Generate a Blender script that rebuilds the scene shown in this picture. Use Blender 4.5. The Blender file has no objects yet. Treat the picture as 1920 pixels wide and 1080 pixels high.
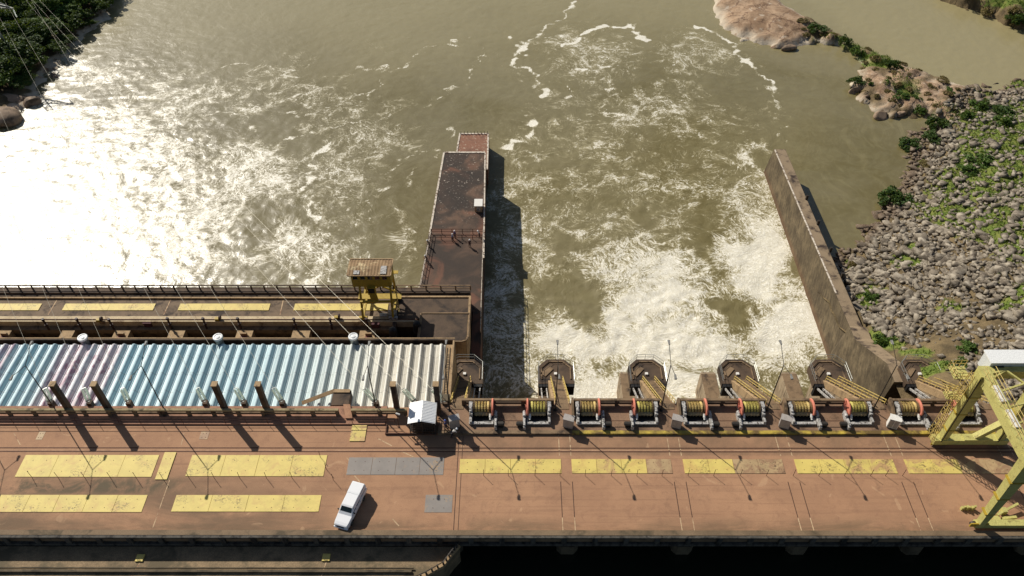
import bpy, bmesh, math, random
import numpy as np
from mathutils import Vector, Matrix
random.seed(7); RNG = np.random.default_rng(11)
SC = bpy.context.scene
COL = SC.collection
R_ = math.radians

# ------------------------------------------------------------------ camera
FPX = 1475.0
CAMZ = 80.0
RM = Matrix.Rotation(R_(0.22), 3, 'Z') @ Matrix.Rotation(R_(45.0), 3, 'X') @ Matrix.Rotation(R_(-0.15), 3, 'Z')
RMN = np.array([list(r) for r in RM])
cam = bpy.data.cameras.new('camera'); camo = bpy.data.objects.new('camera', cam); COL.objects.link(camo)
cam.sensor_width = 36.0; cam.lens = 36.0 * FPX / 1920.0; cam.clip_end = 6000; cam.clip_start = 0.5
camo.matrix_world = Matrix.Translation((0, 0, CAMZ)) @ RM.to_4x4()
SC.camera = camo

def ray(px, py):
    return RM @ Vector(((px - 960) / FPX, (540 - py) / FPX, -1))
def P(px, py, z=0.0):            # where a level at height z is seen
    r = ray(px, py); s = (z - CAMZ) / r.z
    return Vector((r.x * s, r.y * s, z))
def PY(px, py, Y):               # where the upright plane y = Y is seen
    r = ray(px, py); s = Y / r.y
    return Vector((r.x * s, Y, CAMZ + r.z * s))
def proj(X, Y, Z):               # arrays -> pixels
    d = np.stack([X, Y, Z - CAMZ], -1) @ RMN
    return 960 + FPX * d[..., 0] / -d[..., 2], 540 - FPX * d[..., 1] / -d[..., 2]
def YY(py, z=0.0): return P(960, py, z).y
def XX(px, py, z=0.0): return P(px, py, z).x

# ------------------------------------------------------------------ objects
OFF = {}
def thing(name, label, cat, loc=(0, 0, 0), group=None):
    o = bpy.data.objects.new(name, None); COL.objects.link(o)
    o.empty_display_size = 0.3
    o.location = loc; o['label'] = label; o['category'] = cat
    if group: o['group'] = group
    OFF[o.name] = Vector(loc)
    return o
def tag(o, label, cat, group=None, kind=None):
    o['label'] = label; o['category'] = cat
    if group: o['group'] = group
    if kind: o['kind'] = kind
    return o
def kids(o): return [c for c in list(COL.objects) if c.parent == o]
def copy_tree(o, parent=None):
    c = o.copy(); COL.objects.link(c)
    if parent: c.parent = parent
    for ch in list(o.children): copy_tree(ch, c)
    return c

class MB:
    def __init__(s): s.v = []; s.f = []
    def add(s, vs, fs):
        n = len(s.v); s.v += [tuple(v) for v in vs]; s.f += [tuple(i + n for i in f) for f in fs]; return s
    def box(s, x0, x1, y0, y1, z0, z1, tz=0.0, c=None):
        vs = [(x0, y0, z0), (x1, y0, z0), (x1, y1, z0), (x0, y1, z0), (x0, y0, z1), (x1, y0, z1), (x1, y1, z1), (x0, y1, z1)]
        if tz:
            c = c or ((x0 + x1) / 2, (y0 + y1) / 2); ca, sa = math.cos(tz), math.sin(tz)
            vs = [(c[0] + (x - c[0]) * ca - (y - c[1]) * sa, c[1] + (x - c[0]) * sa + (y - c[1]) * ca, z) for x, y, z in vs]
        return s.add(vs, [(0, 3, 2, 1), (4, 5, 6, 7), (0, 1, 5, 4), (1, 2, 6, 5), (2, 3, 7, 6), (3, 0, 4, 7)])
    def prism(s, poly, z0, z1):
        n = len(poly)
        vs = [(x, y, z0) for x, y in poly] + [(x, y, z1) for x, y in poly]
        return s.add(vs, [tuple(range(n))[::-1], tuple(range(n, 2 * n))] + [(i, (i + 1) % n, n + (i + 1) % n, n + i) for i in range(n)])
    def prism_x(s, poly, x0, x1):      # outline in (y, z) drawn out along x
        n = len(poly)
        vs = [(x0, y, z) for y, z in poly] + [(x1, y, z) for y, z in poly]
        return s.add(vs, [tuple(range(n)), tuple(range(n, 2 * n))[::-1]] + [(i, n + i, n + (i + 1) % n, (i + 1) % n) for i in range(n)])
    def cyl(s, p0, p1, r0, r1=None, n=10, cap=True):
        r1 = r0 if r1 is None else r1
        p0 = Vector(p0); p1 = Vector(p1); d = (p1 - p0)
        if d.length < 1e-6: return s
        d.normalize()
        a = d.orthogonal().normalized(); b = d.cross(a)
        vs = []
        for p, r in ((p0, r0), (p1, r1)):
            for i in range(n):
                t = 2 * math.pi * i / n + math.pi / n; vs.append(p + a * (r * math.cos(t)) + b * (r * math.sin(t)))
        fs = [(i, (i + 1) % n, n + (i + 1) % n, n + i) for i in range(n)]
        if cap: fs += [tuple(range(n))[::-1], tuple(range(n, 2 * n))]
        return s.add(vs, fs)
    def tube(s, pts, r, n=6):
        for a, b in zip(pts[:-1], pts[1:]): s.cyl(a, b, r, r, n)
        return s
    def bar(s, p0, p1, w, h, up=(0, 0, 1), w1=None, h1=None):   # rectangular section member, may taper
        p0 = Vector(p0); p1 = Vector(p1); d = (p1 - p0).normalized(); up = Vector(up)
        if abs(d.dot(up)) > .98: up = Vector((0, 1, 0))
        a = d.cross(up).normalized(); b = a.cross(d)
        w1 = w if w1 is None else w1; h1 = h if h1 is None else h1
        vs = []
        for p, ww, hh in ((p0, w, h), (p1, w1, h1)):
            for sx, sy in ((-1, -1), (1, -1), (1, 1), (-1, 1)): vs.append(p + a * (sx * ww / 2) + b * (sy * hh / 2))
        return s.add(vs, [(0, 1, 2, 3), (7, 6, 5, 4), (0, 4, 5, 1), (1, 5, 6, 2), (2, 6, 7, 3), (3, 7, 4, 0)])
    def lathe(s, prof, c=(0, 0, 0), axis='z', n=16):
        vs = []
        for r, h in prof:
            for i in range(n):
                t = 2 * math.pi * i / n
                if axis == 'z': vs.append((c[0] + r * math.cos(t), c[1] + r * math.sin(t), c[2] + h))
                else: vs.append((c[0] + h, c[1] + r * math.cos(t), c[2] + r * math.sin(t)))
        m = len(prof); fs = []
        for j in range(m - 1):
            for i in range(n): fs.append((j * n + i, j * n + (i + 1) % n, (j + 1) * n + (i + 1) % n, (j + 1) * n + i))
        fs += [tuple(range(n))[::-1], tuple(range((m - 1) * n, m * n))]
        return s.add(vs, fs)
    def build(s, name, mat, parent=None, smooth=False, bevel=0.0, local=False, label=None):
        off = Vector((0, 0, 0)) if (parent is None or local) else OFF.get(parent.name, Vector((0, 0, 0)))
        me = bpy.data.meshes.new(name)
        me.from_pydata([(v[0] - off.x, v[1] - off.y, v[2] - off.z) for v in s.v], [], s.f)
        bm = bmesh.new(); bm.from_mesh(me)
        bmesh.ops.recalc_face_normals(bm, faces=bm.faces)
        if bevel:
            bmesh.ops.bevel(bm, geom=[e for e in bm.edges if e.is_manifold and e.calc_face_angle(0) > .5], offset=bevel, segments=2, affect='EDGES', clamp_overlap=True)
        bm.to_mesh(me); bm.free()
        if smooth: me.polygons.foreach_set('use_smooth', [True] * len(me.polygons))
        if mat: me.materials.append(mat)
        o = bpy.data.objects.new(name, me); COL.objects.link(o)
        if parent: o.parent = parent
        OFF[o.name] = off
        if label: o['label'] = label
        return o
def grid_mesh(name, xs, ys, Z, mat, attrs=None, keep=None):
    nx, ny = len(xs), len(ys)
    Xg, Yg = np.meshgrid(xs, ys)
    co = np.stack([Xg, Yg, Z], -1).reshape(-1, 3).astype(np.float32)
    i = np.arange((ny - 1) * (nx - 1)); r = i // (nx - 1); c = i % (nx - 1); a = r * nx + c
    q = np.stack([a, a + 1, a + nx + 1, a + nx], -1)
    if keep is not None:
        k = keep.reshape(-1); q = q[k[q].any(1)]
        used = np.unique(q); mp = np.zeros(len(co), int); mp[used] = np.arange(len(used)); q = mp[q]; co = co[used]
        if attrs: attrs = {n: v.reshape(-1)[used] for n, v in attrs.items()}
    me = bpy.data.meshes.new(name)
    me.vertices.add(len(co)); me.vertices.foreach_set('co', co.ravel())
    me.loops.add(q.size); me.loops.foreach_set('vertex_index', q.ravel().astype(np.int32))
    me.polygons.add(len(q)); me.polygons.foreach_set('loop_start', np.arange(0, q.size, 4, dtype=np.int32))
    me.polygons.foreach_set('use_smooth', np.ones(len(q), bool))
    for n, v in (attrs or {}).items():
        at = me.attributes.new(n, 'FLOAT', 'POINT'); at.data.foreach_set('value', np.asarray(v, np.float32).ravel())
    me.update(); me.validate()
    me.materials.append(mat)
    o = bpy.data.objects.new(name, me); COL.objects.link(o); return o
def raw_mesh(name, co, faces, mat, smooth=False):
    me = bpy.data.meshes.new(name)
    co = np.asarray(co, np.float32); faces = np.asarray(faces, np.int32); k = faces.shape[1]
    me.vertices.add(len(co)); me.vertices.foreach_set('co', co.ravel())
    me.loops.add(faces.size); me.loops.foreach_set('vertex_index', faces.ravel())
    me.polygons.add(len(faces)); me.polygons.foreach_set('loop_start', np.arange(0, faces.size, k, dtype=np.int32))
    if smooth: me.polygons.foreach_set('use_smooth', np.ones(len(faces), bool))
    me.update(); me.validate(); me.materials.append(mat); return me
def structure(o): o['kind'] = 'structure'; return o

# ------------------------------------------------------------------ materials
def lin(*c):
    return tuple((x / 255 / 12.92 if x / 255 <= .04045 else ((x / 255 + .055) / 1.055) ** 2.4) for x in c)
class NT:
    def __init__(s, name):
        s.m = bpy.data.materials.new(name); s.m.use_nodes = True; s.t = s.m.node_tree; s.n = s.t.nodes; s.l = s.t.links
        s.b = s.n['Principled BSDF']; s.pos = s.n.new('ShaderNodeNewGeometry').outputs['Position']
    def set(s, inp, v):
        if hasattr(v, 'is_output'): s.l.new(v, inp)
        elif isinstance(v, (tuple, list)) and inp.type == 'RGBA': inp.default_value = tuple(v)[:3] + (1,)
        else: inp.default_value = v
    def noise(s, scale, detail=3, rough=.55, dist=0, vec=None, col=False, typ=None):
        n = s.n.new('ShaderNodeTexNoise'); n.inputs['Scale'].default_value = scale; n.inputs['Detail'].default_value = detail
        n.inputs['Roughness'].default_value = rough; n.inputs['Distortion'].default_value = dist
        if typ: n.noise_type = typ
        s.l.new(vec if vec is not None else s.pos, n.inputs['Vector'])
        return n.outputs['Color' if col else 'Fac']
    def math(s, op, a, b=0.0, c=None, clamp=False):
        n = s.n.new('ShaderNodeMath'); n.operation = op; n.use_clamp = clamp
        s.set(n.inputs[0], a); s.set(n.inputs[1], b)
        if c is not None: s.set(n.inputs[2], c)
        return n.outputs[0]
    def vmath(s, op, a, b):
        n = s.n.new('ShaderNodeVectorMath'); n.operation = op
        s.set(n.inputs[0], a)
        if op == 'SCALE': s.set(n.inputs['Scale'], b)
        else: s.set(n.inputs[1], b)
        return n.outputs[0]
    def scale(s, v, xyz): return s.vmath('MULTIPLY', v, xyz)
    def mix(s, f, a, b, mode='MIX'):
        n = s.n.new('ShaderNodeMix'); n.data_type = 'RGBA'; n.blend_type = mode
        s.set(n.inputs[0], f); s.set(n.inputs[6], a); s.set(n.inputs[7], b); return n.outputs[2]
    def ss(s, v, lo, hi, a=0.0, b=1.0):
        n = s.n.new('ShaderNodeMapRange'); n.interpolation_type = 'SMOOTHSTEP'
        s.set(n.inputs[0], v); n.inputs[1].default_value = lo; n.inputs[2].default_value = hi
        n.inputs[3].default_value = a; n.inputs[4].default_value = b; return n.outputs[0]
    def attr(s, name):
        n = s.n.new('ShaderNodeAttribute'); n.attribute_name = name; return n.outputs['Fac']
    def sep(s, v):
        n = s.n.new('ShaderNodeSeparateXYZ'); s.l.new(v, n.inputs[0]); return n.outputs
    def bump(s, h, strength=.3, dist=.1):
        n = s.n.new('ShaderNodeBump'); s.set(n.inputs['Strength'], strength); n.inputs['Distance'].default_value = dist
        s.l.new(h, n.inputs['Height']); s.l.new(n.outputs[0], s.b.inputs['Normal'])
    def out(s, col, rough=.8, metal=0.0, spec=.4):
        s.set(s.b.inputs['Base Color'], col); s.set(s.b.inputs['Roughness'], rough); s.set(s.b.inputs['Metallic'], metal)
        s.set(s.b.inputs['Specular IOR Level'], spec); return s.m
def mk(name, c, c2=None, scale=1.5, stain=None, rough=.8, metal=0.0, lo=.4, hi=.65, sscale=.5, amt=1.0, bump=0.0, spec=.35, fine=.18, streak=False):
    """paint / concrete / metal with blotches (c -> c2), fine grain and optional stain patches"""
    t = NT(name)
    c2 = c2 or tuple(x * .75 for x in c)
    col = t.mix(t.ss(t.noise(scale, 5, .6), lo - .1, hi + .1), c, c2)
    g = t.noise(9.0, 3, .6)
    col = t.mix(min(1.0, fine * 3), col, t.mix(t.ss(g, .3, .7), (.62, .62, .62), (1.12, 1.12, 1.12)), 'MULTIPLY')
    if stain:
        v = t.scale(t.pos, (1, 1, .12)) if streak else t.pos
        col = t.mix(t.math('MULTIPLY', t.ss(t.noise(sscale, 6, .65, .4, v), lo, hi), amt), col, stain)
    if bump: t.bump(g, bump, .05)
    return t.out(col, rough, metal, spec)

def deck_mat():
    t = NT('deck_terracotta')
    c = t.mix(t.ss(t.noise(.12, 5, .6), .35, .65), lin(184, 141, 107), lin(171, 130, 99))
    c = t.mix(t.ss(t.noise(.9, 6, .7, .6), .45, .75, 0, .55), c, lin(146, 108, 84))
    x, y, z = t.sep(t.pos)
    # worn grey-brown film, heavier towards the lower left end of the deck and along the kerb
    wl = t.math('MULTIPLY', t.ss(x, -12, -36), t.ss(y, 53, 45))
    film = t.math('MULTIPLY', t.ss(t.noise(.16, 5, .65, .8, t.scale(t.pos, (.5, 1.3, 1))), .26, .58), t.math('ADD', t.math('MULTIPLY', wl, .85), .08))
    up = t.math('MULTIPLY', t.ss(y, 51.6, 52.2), t.ss(x, -14, -9)); film = t.math('MAXIMUM', film, t.math('MULTIPLY', up, t.ss(t.noise(.3, 5, .65, .5), .25, .7, .2, .7)))
    c = t.mix(film, c, lin(120, 97, 75))
    gp = t.math('MULTIPLY', t.math('MULTIPLY', t.ss(x, -34, -42), t.ss(t.math('ABSOLUTE', t.math('SUBTRACT', y, 47.8)), 1.6, .4)), t.ss(t.noise(.25, 5, .7, .8), .4, .6, 0, .8)); c = t.mix(gp, c, lin(84, 80, 62))
    c = t.mix(t.math('MULTIPLY', t.ss(y, 44.6, 42.4), t.ss(t.noise(.4, 5, .7, .5, t.scale(t.pos, (.25, 1, 1))), .35, .65, .1, .8)), c, lin(112, 92, 70))
    for yt in (44.6, 46.3, 47.5):
        tk = t.math('ABSOLUTE', t.math('SUBTRACT', t.math('ADD', y, t.math('MULTIPLY', t.noise(.05, 3), 1.6)), yt + .8)); c = t.mix(t.math('MULTIPLY', t.ss(tk, .34, .12), t.ss(t.noise(.5, 5, .7, 0, t.scale(t.pos, (.3, 2, 1))), .42, .68, 0, .35)), c, lin(132, 100, 78))
    # tyre tracks and drag marks along the road
    tr = t.ss(t.noise(1.0, 4, .7, .2, t.scale(t.pos, (.03, 2.2, 1))), .55, .72, 0, .4)
    c = t.mix(tr, c, lin(128, 94, 74))
    c = t.mix(t.ss(t.noise(.35, 3, .5, 1.5), .66, .72, 0, .35), c, lin(205, 168, 130))
    c = t.mix(t.ss(t.noise(2.6, 5, .7), .66, .78, 0, .6), c, lin(92, 68, 54))
    c = t.mix(t.math('MULTIPLY', t.ss(t.noise(.45, 6, .72, 1.0), .54, .70, 0, .4), t.ss(t.noise(.08, 2), .42, .6)), c, lin(116, 90, 72))
    g = t.noise(12, 3, .7)
    c = t.mix(.5, c, t.mix(t.ss(g, .3, .7), (.7, .7, .7), (1.12, 1.12, 1.12)), 'MULTIPLY')
    t.bump(g, .25, .03)
    return t.out(c, .82, 0, .3)
def plate_mat(name, base, worn, lo, hi, dark):
    t = NT(name)
    c = t.mix(t.ss(t.noise(.6, 4, .6), .35, .7), base, tuple(x * .86 for x in base))
    c = t.mix(t.ss(t.noise(.55, 7, .7, .9), lo, hi, 0, .9), c, worn)
    c = t.mix(t.math('MULTIPLY', t.ss(t.noise(2.2, 6, .75, 1.8, t.scale(t.pos, (.8, 1.0, 1))), .48, .62, 0, .85), t.ss(t.noise(.33, 3, .6), .50, .62)), c, dark)
    c = t.mix(t.ss(t.noise(7, 3, .6), .68, .76, 0, .6), c, dark)
    return t.out(c, .6, 0, .4)

CONC_BROWN = mk('concrete_brown', lin(140, 116, 88), lin(106, 86, 64), .8, lin(60, 48, 38), lo=.5, hi=.7, bump=.3)
CONC_DARK = mk('concrete_dark', lin(94, 76, 59), lin(72, 58, 46), .5, lin(44, 36, 30), lo=.48, hi=.66, sscale=.25, bump=.3)
CONC_TAN = mk('concrete_tan', lin(176, 148, 110), lin(142, 116, 86), .9, lin(80, 62, 48), lo=.5, hi=.75, bump=.3, streak=True, sscale=1.2)
CONC_PIER = mk('concrete_pier', lin(174, 154, 126), lin(142, 124, 100), .5, lin(78, 62, 48), lo=.48, hi=.66, bump=.3, streak=True, sscale=1.6, amt=.85)
CONC_OLIVE = mk('concrete_olive', lin(112, 98, 76), lin(88, 78, 60), .3, lin(66, 58, 44), lo=.45, hi=.65, sscale=.4, bump=.3)
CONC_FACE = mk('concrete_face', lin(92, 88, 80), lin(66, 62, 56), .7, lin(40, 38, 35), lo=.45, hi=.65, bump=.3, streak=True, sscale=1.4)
YEL = mk('paint_yellow', lin(222, 206, 96), lin(196, 176, 78), 1.6, lin(120, 104, 52), lo=.58, hi=.75, rough=.5, sscale=2.0)
YEL_CRANE = mk('paint_pale_yellow', lin(198, 190, 116), lin(174, 165, 96), .9, lin(124, 108, 66), lo=.54, hi=.76, rough=.5, sscale=1.6)
YEL_DULL = mk('paint_mustard', lin(178, 150, 52), lin(144, 120, 46), 1.6, lin(86, 68, 34), lo=.58, hi=.76, rough=.55, sscale=1.5)
RAIL_YEL = mk('rail_yellow', lin(214, 188, 110), lin(176, 146, 84), 3, lin(96, 72, 44), lo=.5, hi=.7, rough=.55, sscale=3)
RED = mk('paint_red', lin(226, 138, 112), lin(206, 118, 94), 2.5, lin(140, 66, 50), lo=.62, hi=.8, rough=.5)
RED_DULL = mk('paint_dull_red', lin(150, 78, 62), lin(122, 64, 52), 1.5, lin(70, 44, 38), rough=.7)
MAROON = mk('pipe_maroon', lin(66, 40, 38), lin(48, 32, 30), 3, rough=.6)
GREY = mk('paint_grey', lin(196, 192, 186), lin(150, 146, 140), 3.0, lin(70, 62, 54), lo=.5, hi=.62, rough=.5, sscale=4)
GREY_BOX = mk('cabinet_grey', lin(172, 164, 156), lin(146, 138, 130), 1.5, lin(96, 86, 78), lo=.6, hi=.8, rough=.45)
WHITE_BOX = mk('cabinet_white', lin(236, 232, 222), lin(214, 208, 198), 1.5, lin(150, 140, 126), lo=.66, hi=.85, rough=.45)
STEEL = mk('steel_dark', lin(74, 68, 62), lin(52, 48, 44), 3, rough=.5, metal=.3)
BLACK = mk('rubber_black', lin(32, 31, 32), lin(22, 22, 23), 3, rough=.6)
RUST = mk('steel_rust', lin(108, 72, 52), lin(78, 52, 40), 4, rough=.75)
GALV = mk('steel_galvanised', lin(176, 178, 172), lin(146, 148, 142), 5, rough=.4, metal=.5)
WHITE_METAL = mk('metal_white', lin(240, 240, 236), lin(224, 224, 220), 1.2, lin(170, 166, 158), lo=.66, hi=.85, rough=.4)
GUANO = mk('edge_white', lin(226, 214, 196), lin(188, 172, 152), 2.5, lin(104, 82, 66), lo=.5, hi=.62, sscale=1.5)
GLASSY = mk('insulator_glass', lin(236, 242, 232), lin(214, 226, 212), 6, rough=.25, spec=.5)
WIRE = mk('wire_aluminium', lin(178, 172, 156), lin(156, 150, 136), 6, rough=.4, metal=.3)
DARKGLASS = NT('glass_dark').out((.012, .022, .022), .06, 0, .6)
PLATE_Y = plate_mat('plate_yellow', lin(222, 199, 110), lin(202, 166, 100), .48, .74, lin(122, 104, 64))
PLATE_W = plate_mat('plate_yellow_worn', lin(216, 194, 108), lin(186, 148, 104), .46, .62, lin(116, 92, 66))
PLATE_O = plate_mat('plate_bare', lin(186, 158, 116), lin(156, 122, 92), .45, .6, lin(92, 70, 52))
PLATE_G = plate_mat('plate_grey', lin(140, 132, 124), lin(156, 136, 116), .58, .7, lin(178, 144, 100))
DECK = deck_mat()
# ------------------------------------------------------------------ world + sun
SUN_EL, SUN_AZ = R_(38.5), math.atan2(-.674, .738)
w = bpy.data.worlds.new('World'); SC.world = w; w.use_nodes = True
bg = w.node_tree.nodes['Background']; sky = w.node_tree.nodes.new('ShaderNodeTexSky'); sky.sky_type = 'NISHITA'
sky.sun_disc = False; sky.sun_elevation = SUN_EL; sky.sun_rotation = SUN_AZ
w.node_tree.links.new(sky.outputs[0], bg.inputs[0]); bg.inputs[1].default_value = .06
sl = bpy.data.lights.new('sun', 'SUN'); sl.energy = 4.8; sl.angle = R_(.5); sl.color = (1, .945, .85)
so = bpy.data.objects.new('sun', sl); COL.objects.link(so)
S = Vector((math.cos(SUN_EL) * math.sin(SUN_AZ), math.cos(SUN_EL) * math.cos(SUN_AZ), math.sin(SUN_EL)))
so.rotation_euler = (-S).to_track_quat('-Z', 'Y').to_euler(); so.location = S * 300
SC.view_settings.view_transform = 'Standard'; SC.view_settings.look = 'None'; SC.view_settings.exposure = 0.0; SC.view_settings.gamma = 1
SC.cycles.max_bounces = 6; SC.cycles.sample_clamp_indirect = 6
ZW = -25.0
# ------------------------------------------------------------------ noise fields on a grid
def field(ny, nx, dx, L, seed, p=2.2):
    r = np.random.default_rng(seed).standard_normal((ny, nx))
    fy = np.fft.fftfreq(ny, dx)[:, None]; fx = np.fft.rfftfreq(nx, dx)[None]
    k = np.sqrt(fy ** 2 + fx ** 2) * L
    f = np.fft.irfft2(np.fft.rfft2(r) * (1 / (1 + k ** 2) ** (p / 2 + .3)) * np.exp(-(k / 6) ** 2), s=(ny, nx))
    return (f - f.mean()) / f.std()
def blobs(px, py, L):
    d = np.zeros_like(px)
    for x, y, rx, ry, s in L: d = np.maximum(d, s * np.exp(-(((px - x) / rx) ** 2 + ((py - y) / ry) ** 2)))
    return d
def sstep(v, a, b):
    t = np.clip((v - a) / (b - a), 0, 1); return t * t * (3 - 2 * t)
def poly_sd(X, Y, poly):        # signed distance, inside > 0
    poly = np.array(poly, float); n = len(poly)
    d = np.full(X.shape, 1e9); ins = np.zeros(X.shape, bool)
    for i in range(n):
        a = poly[i]; b = poly[(i + 1) % n]; e = b - a
        wx, wy = X - a[0], Y - a[1]
        t = np.clip((wx * e[0] + wy * e[1]) / max(e @ e, 1e-9), 0, 1)
        d = np.minimum(d, (wx - e[0] * t) ** 2 + (wy - e[1] * t) ** 2)
        c = ((a[1] <= Y) & (b[1] > Y)) | ((b[1] <= Y) & (a[1] > Y))
        if abs(e[1]) > 1e-9: ins ^= c & (X < a[0] + e[0] * (Y - a[1]) / e[1])
    d = np.sqrt(d); return np.where(ins, d, -d)
def line_d(X, Y, pts):
    d = np.full(X.shape, 1e9)
    for a, b in zip(pts[:-1], pts[1:]):
        ex, ey = b[0] - a[0], b[1] - a[1]; wx, wy = X - a[0], Y - a[1]
        t = np.clip((wx * ex + wy * ey) / (ex * ex + ey * ey + 1e-9), 0, 1)
        d = np.minimum(d, np.hypot(wx - ex * t, wy - ey * t))
    return d
def wpoly(L, z=ZW): return [tuple(P(x, y, z).xy) for x, y in L]

# ------------------------------------------------------------------ water
def water_mat():
    t = NT('muddy_water')
    d = t.attr('foam'); st = t.attr('streak'); cm = t.attr('calm'); bs = t.attr('basin')
    def warp(p, sc, amp, det=2):
        return t.vmath('ADD', p, t.vmath('SCALE', t.vmath('SUBTRACT', t.noise(sc, det, .55, 0, p, True), (.5, .5, .5)), amp))
    p1 = warp(t.pos, .05, 12.0); p2 = warp(p1, .2, 3.6); p3 = warp(p2, .7, 1.1); p4 = warp(p3, 2.2, .38)
    def cells(sc, vec, w):
        n = t.n.new('ShaderNodeTexVoronoi'); n.feature = 'DISTANCE_TO_EDGE'; n.inputs['Scale'].default_value = sc; t.l.new(vec, n.inputs['Vector'])
        return t.ss(n.outputs['Distance'], 0.0, w, 1.0, 0.0)
    def ridge(sc, pw, vec, det=2):
        n = t.noise(sc, det, .55, 0, vec)
        r = t.math('SUBTRACT', 1.0, t.math('ABSOLUTE', t.math('MULTIPLY', t.math('SUBTRACT', n, .5), 9.0)), clamp=True)
        return t.math('POWER', r, pw)
    A = ridge(.11, 1.3, p3); B = cells(.30, p4, .10); C = ridge(.5, 1.2, p4, 3); E = cells(.85, p4, .13)
    D = t.noise(2.6, 6, .72, .3, p4); F = ridge(1.15, 1.1, p4, 3); H = ridge(2.6, 1.0, p4, 2)
    lo = t.noise(.06, 3, .6, .3, p1); mid = t.noise(.28, 5, .68, .3, p2)
    de = t.math('ADD', d, t.math('ADD', t.math('MULTIPLY', t.math('SUBTRACT', lo, .5), .35), t.math('MULTIPLY', t.math('SUBTRACT', mid, .5), .75)))
    solid = t.math('MULTIPLY', t.ss(t.math('ADD', de, t.math('MULTIPLY', t.math('SUBTRACT', D, .5), .8)), .44, .74), t.math('SUBTRACT', 1.0, t.math('MULTIPLY', H, .18)))
    fil = t.math('MAXIMUM', t.math('MAXIMUM', t.math('MULTIPLY', A, .85), t.math('MULTIPLY', B, .55)), t.math('MAXIMUM', t.math('MULTIPLY', C, .8), t.math('MAXIMUM', t.math('MULTIPLY', F, .62), t.math('MULTIPLY', H, .40))))
    fil = t.math('MULTIPLY', fil, t.ss(D, .30, .62, .25, 1.0))
    thin = t.ss(t.math('MULTIPLY', fil, t.ss(de, .04, .50, .12, 1.0)), .18, .58, 0, .85)
    film = t.math('MULTIPLY', t.ss(de, .30, .95), t.math('MULTIPLY', t.ss(D, .35, .65), .55))
    sk = t.math('MULTIPLY', t.ss(t.math('ADD', st, t.math('ADD', t.math('MULTIPLY', t.math('SUBTRACT', D, .5), .9), t.math('MULTIPLY', fil, .25))), .42, .72), t.ss(st, .08, .3))
    v = t.math('MAXIMUM', t.math('MAXIMUM', solid, sk), t.math('ADD', thin, film), clamp=True)
    foam = v
    mud_sky = t.mix(t.ss(t.noise(.03, 4, .6, .6), .35, .65), lin(122, 112, 78), lin(109, 98, 58))
    mud_sky = t.mix(t.ss(t.noise(.5, 4, .6, .5, p2), .4, .7, 0, .35), mud_sky, lin(136, 127, 90))
    x, y, z = t.sep(t.pos); mud_sky = t.mix(t.math('MAXIMUM', t.ss(t.math('ADD', y, t.math('MULTIPLY', t.noise(.02, 3), 60)), 190, 260, 0, .75), t.ss(t.math('ADD', x, t.math('MULTIPLY', y, .35)), 146, 172, 0, .9)), mud_sky, lin(160, 148, 108))  # sky reflection painted into the colour: far water and lagoon paler
    rip = t.noise(.55, 3, .6, .5, t.scale(t.vmath('ADD', p1, t.vmath('SCALE', t.pos, .0)), (1.0, .16, 1))); mud_sky = t.mix(t.math('MULTIPLY', t.ss(rip, .52, .74, 0, .16), cm), mud_sky, lin(168, 156, 112))  # light on the ripples painted as pale streaks in calm water
    fcol = t.mix(t.ss(t.math('ADD', v, t.math('MULTIPLY', t.math('SUBTRACT', D, .5), .9)), .35, 1.0), lin(204, 192, 152), lin(246, 241, 226))
    fcol = t.mix(t.math('MULTIPLY', t.math('MAXIMUM', F, t.math('MULTIPLY', H, .7)), .42), fcol, lin(186, 174, 138))  # shade in the foam creases painted as darker lines
    col = t.mix(foam, mud_sky, fcol)
    rough = t.math('ADD', t.math('ADD', .27, t.math('MULTIPLY', bs, .25)), t.math('MULTIPLY', foam, t.math('ADD', .20, t.math('MULTIPLY', bs, .2))))
    h = t.math('ADD', t.math('MULTIPLY', t.noise(.8, 2, .55, .4, p2), .8), t.math('MULTIPLY', t.noise(3.0, 3, .6, .5, t.scale(p2, (.7, 1.25, 1))), .30))
    h = t.math('ADD', h, t.math('MULTIPLY', t.math('MULTIPLY', foam, d), t.math('ADD', t.math('MULTIPLY', D, .7), t.math('ADD', t.math('MULTIPLY', F, -.5), t.math('MULTIPLY', H, -.16)))))
    s = t.math('SUBTRACT', t.math('ADD', .24, t.math('MULTIPLY', bs, .12)), t.math('MULTIPLY', cm, .16))
    t.bump(h, s, .30)
    return t.out(col, rough, 0, t.math('SUBTRACT', .72, t.math('MULTIPLY', bs, .4)))
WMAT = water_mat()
dx = .5
xs = np.arange(-150, 190, dx); ys = np.arange(61, 262, dx)
Xg, Yg = np.meshgrid(xs, ys); ny, nx = Xg.shape
px, py = proj(Xg, Yg, np.full(Xg.shape, ZW))
wx_ = field(ny, nx, dx, 14, 1) * 16; wy_ = field(ny, nx, dx, 14, 2) * 12
pxw, pyw = px + wx_, py + wy_
basin = [(1250, 560, 140, 90, .92), (1150, 600, 120, 70, .90), (1230, 500, 160, 65, .74), (1050, 640, 75, 50, .95), (1110, 650, 190, 40, .9), (1300, 660, 280, 48, .98),
         (1150, 720, 260, 60, 1.0), (1430, 500, 75, 130, .95), (1470, 620, 90, 80, 1.0), (1410, 390, 80, 80, .52), (1240, 460, 220, 80, .44),
         (1150, 380, 270, 130, .33), (1000, 400, 60, 150, .38), (945, 560, 40, 180, .60), (980, 300, 60, 40, .28), (1120, 420, 90, 60, .44), (1250, 330, 280, 90, .29), (960, 660, 60, 90, .55), (960, 450, 40, 200, .38), (1010, 620, 50, 80, .62), (1020, 480, 60, 90, .38), (1130, 500, 120, 60, .44),
         (1430, 330, 22, 60, .55), (1250, 640, 140, 60, .85)]
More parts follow.
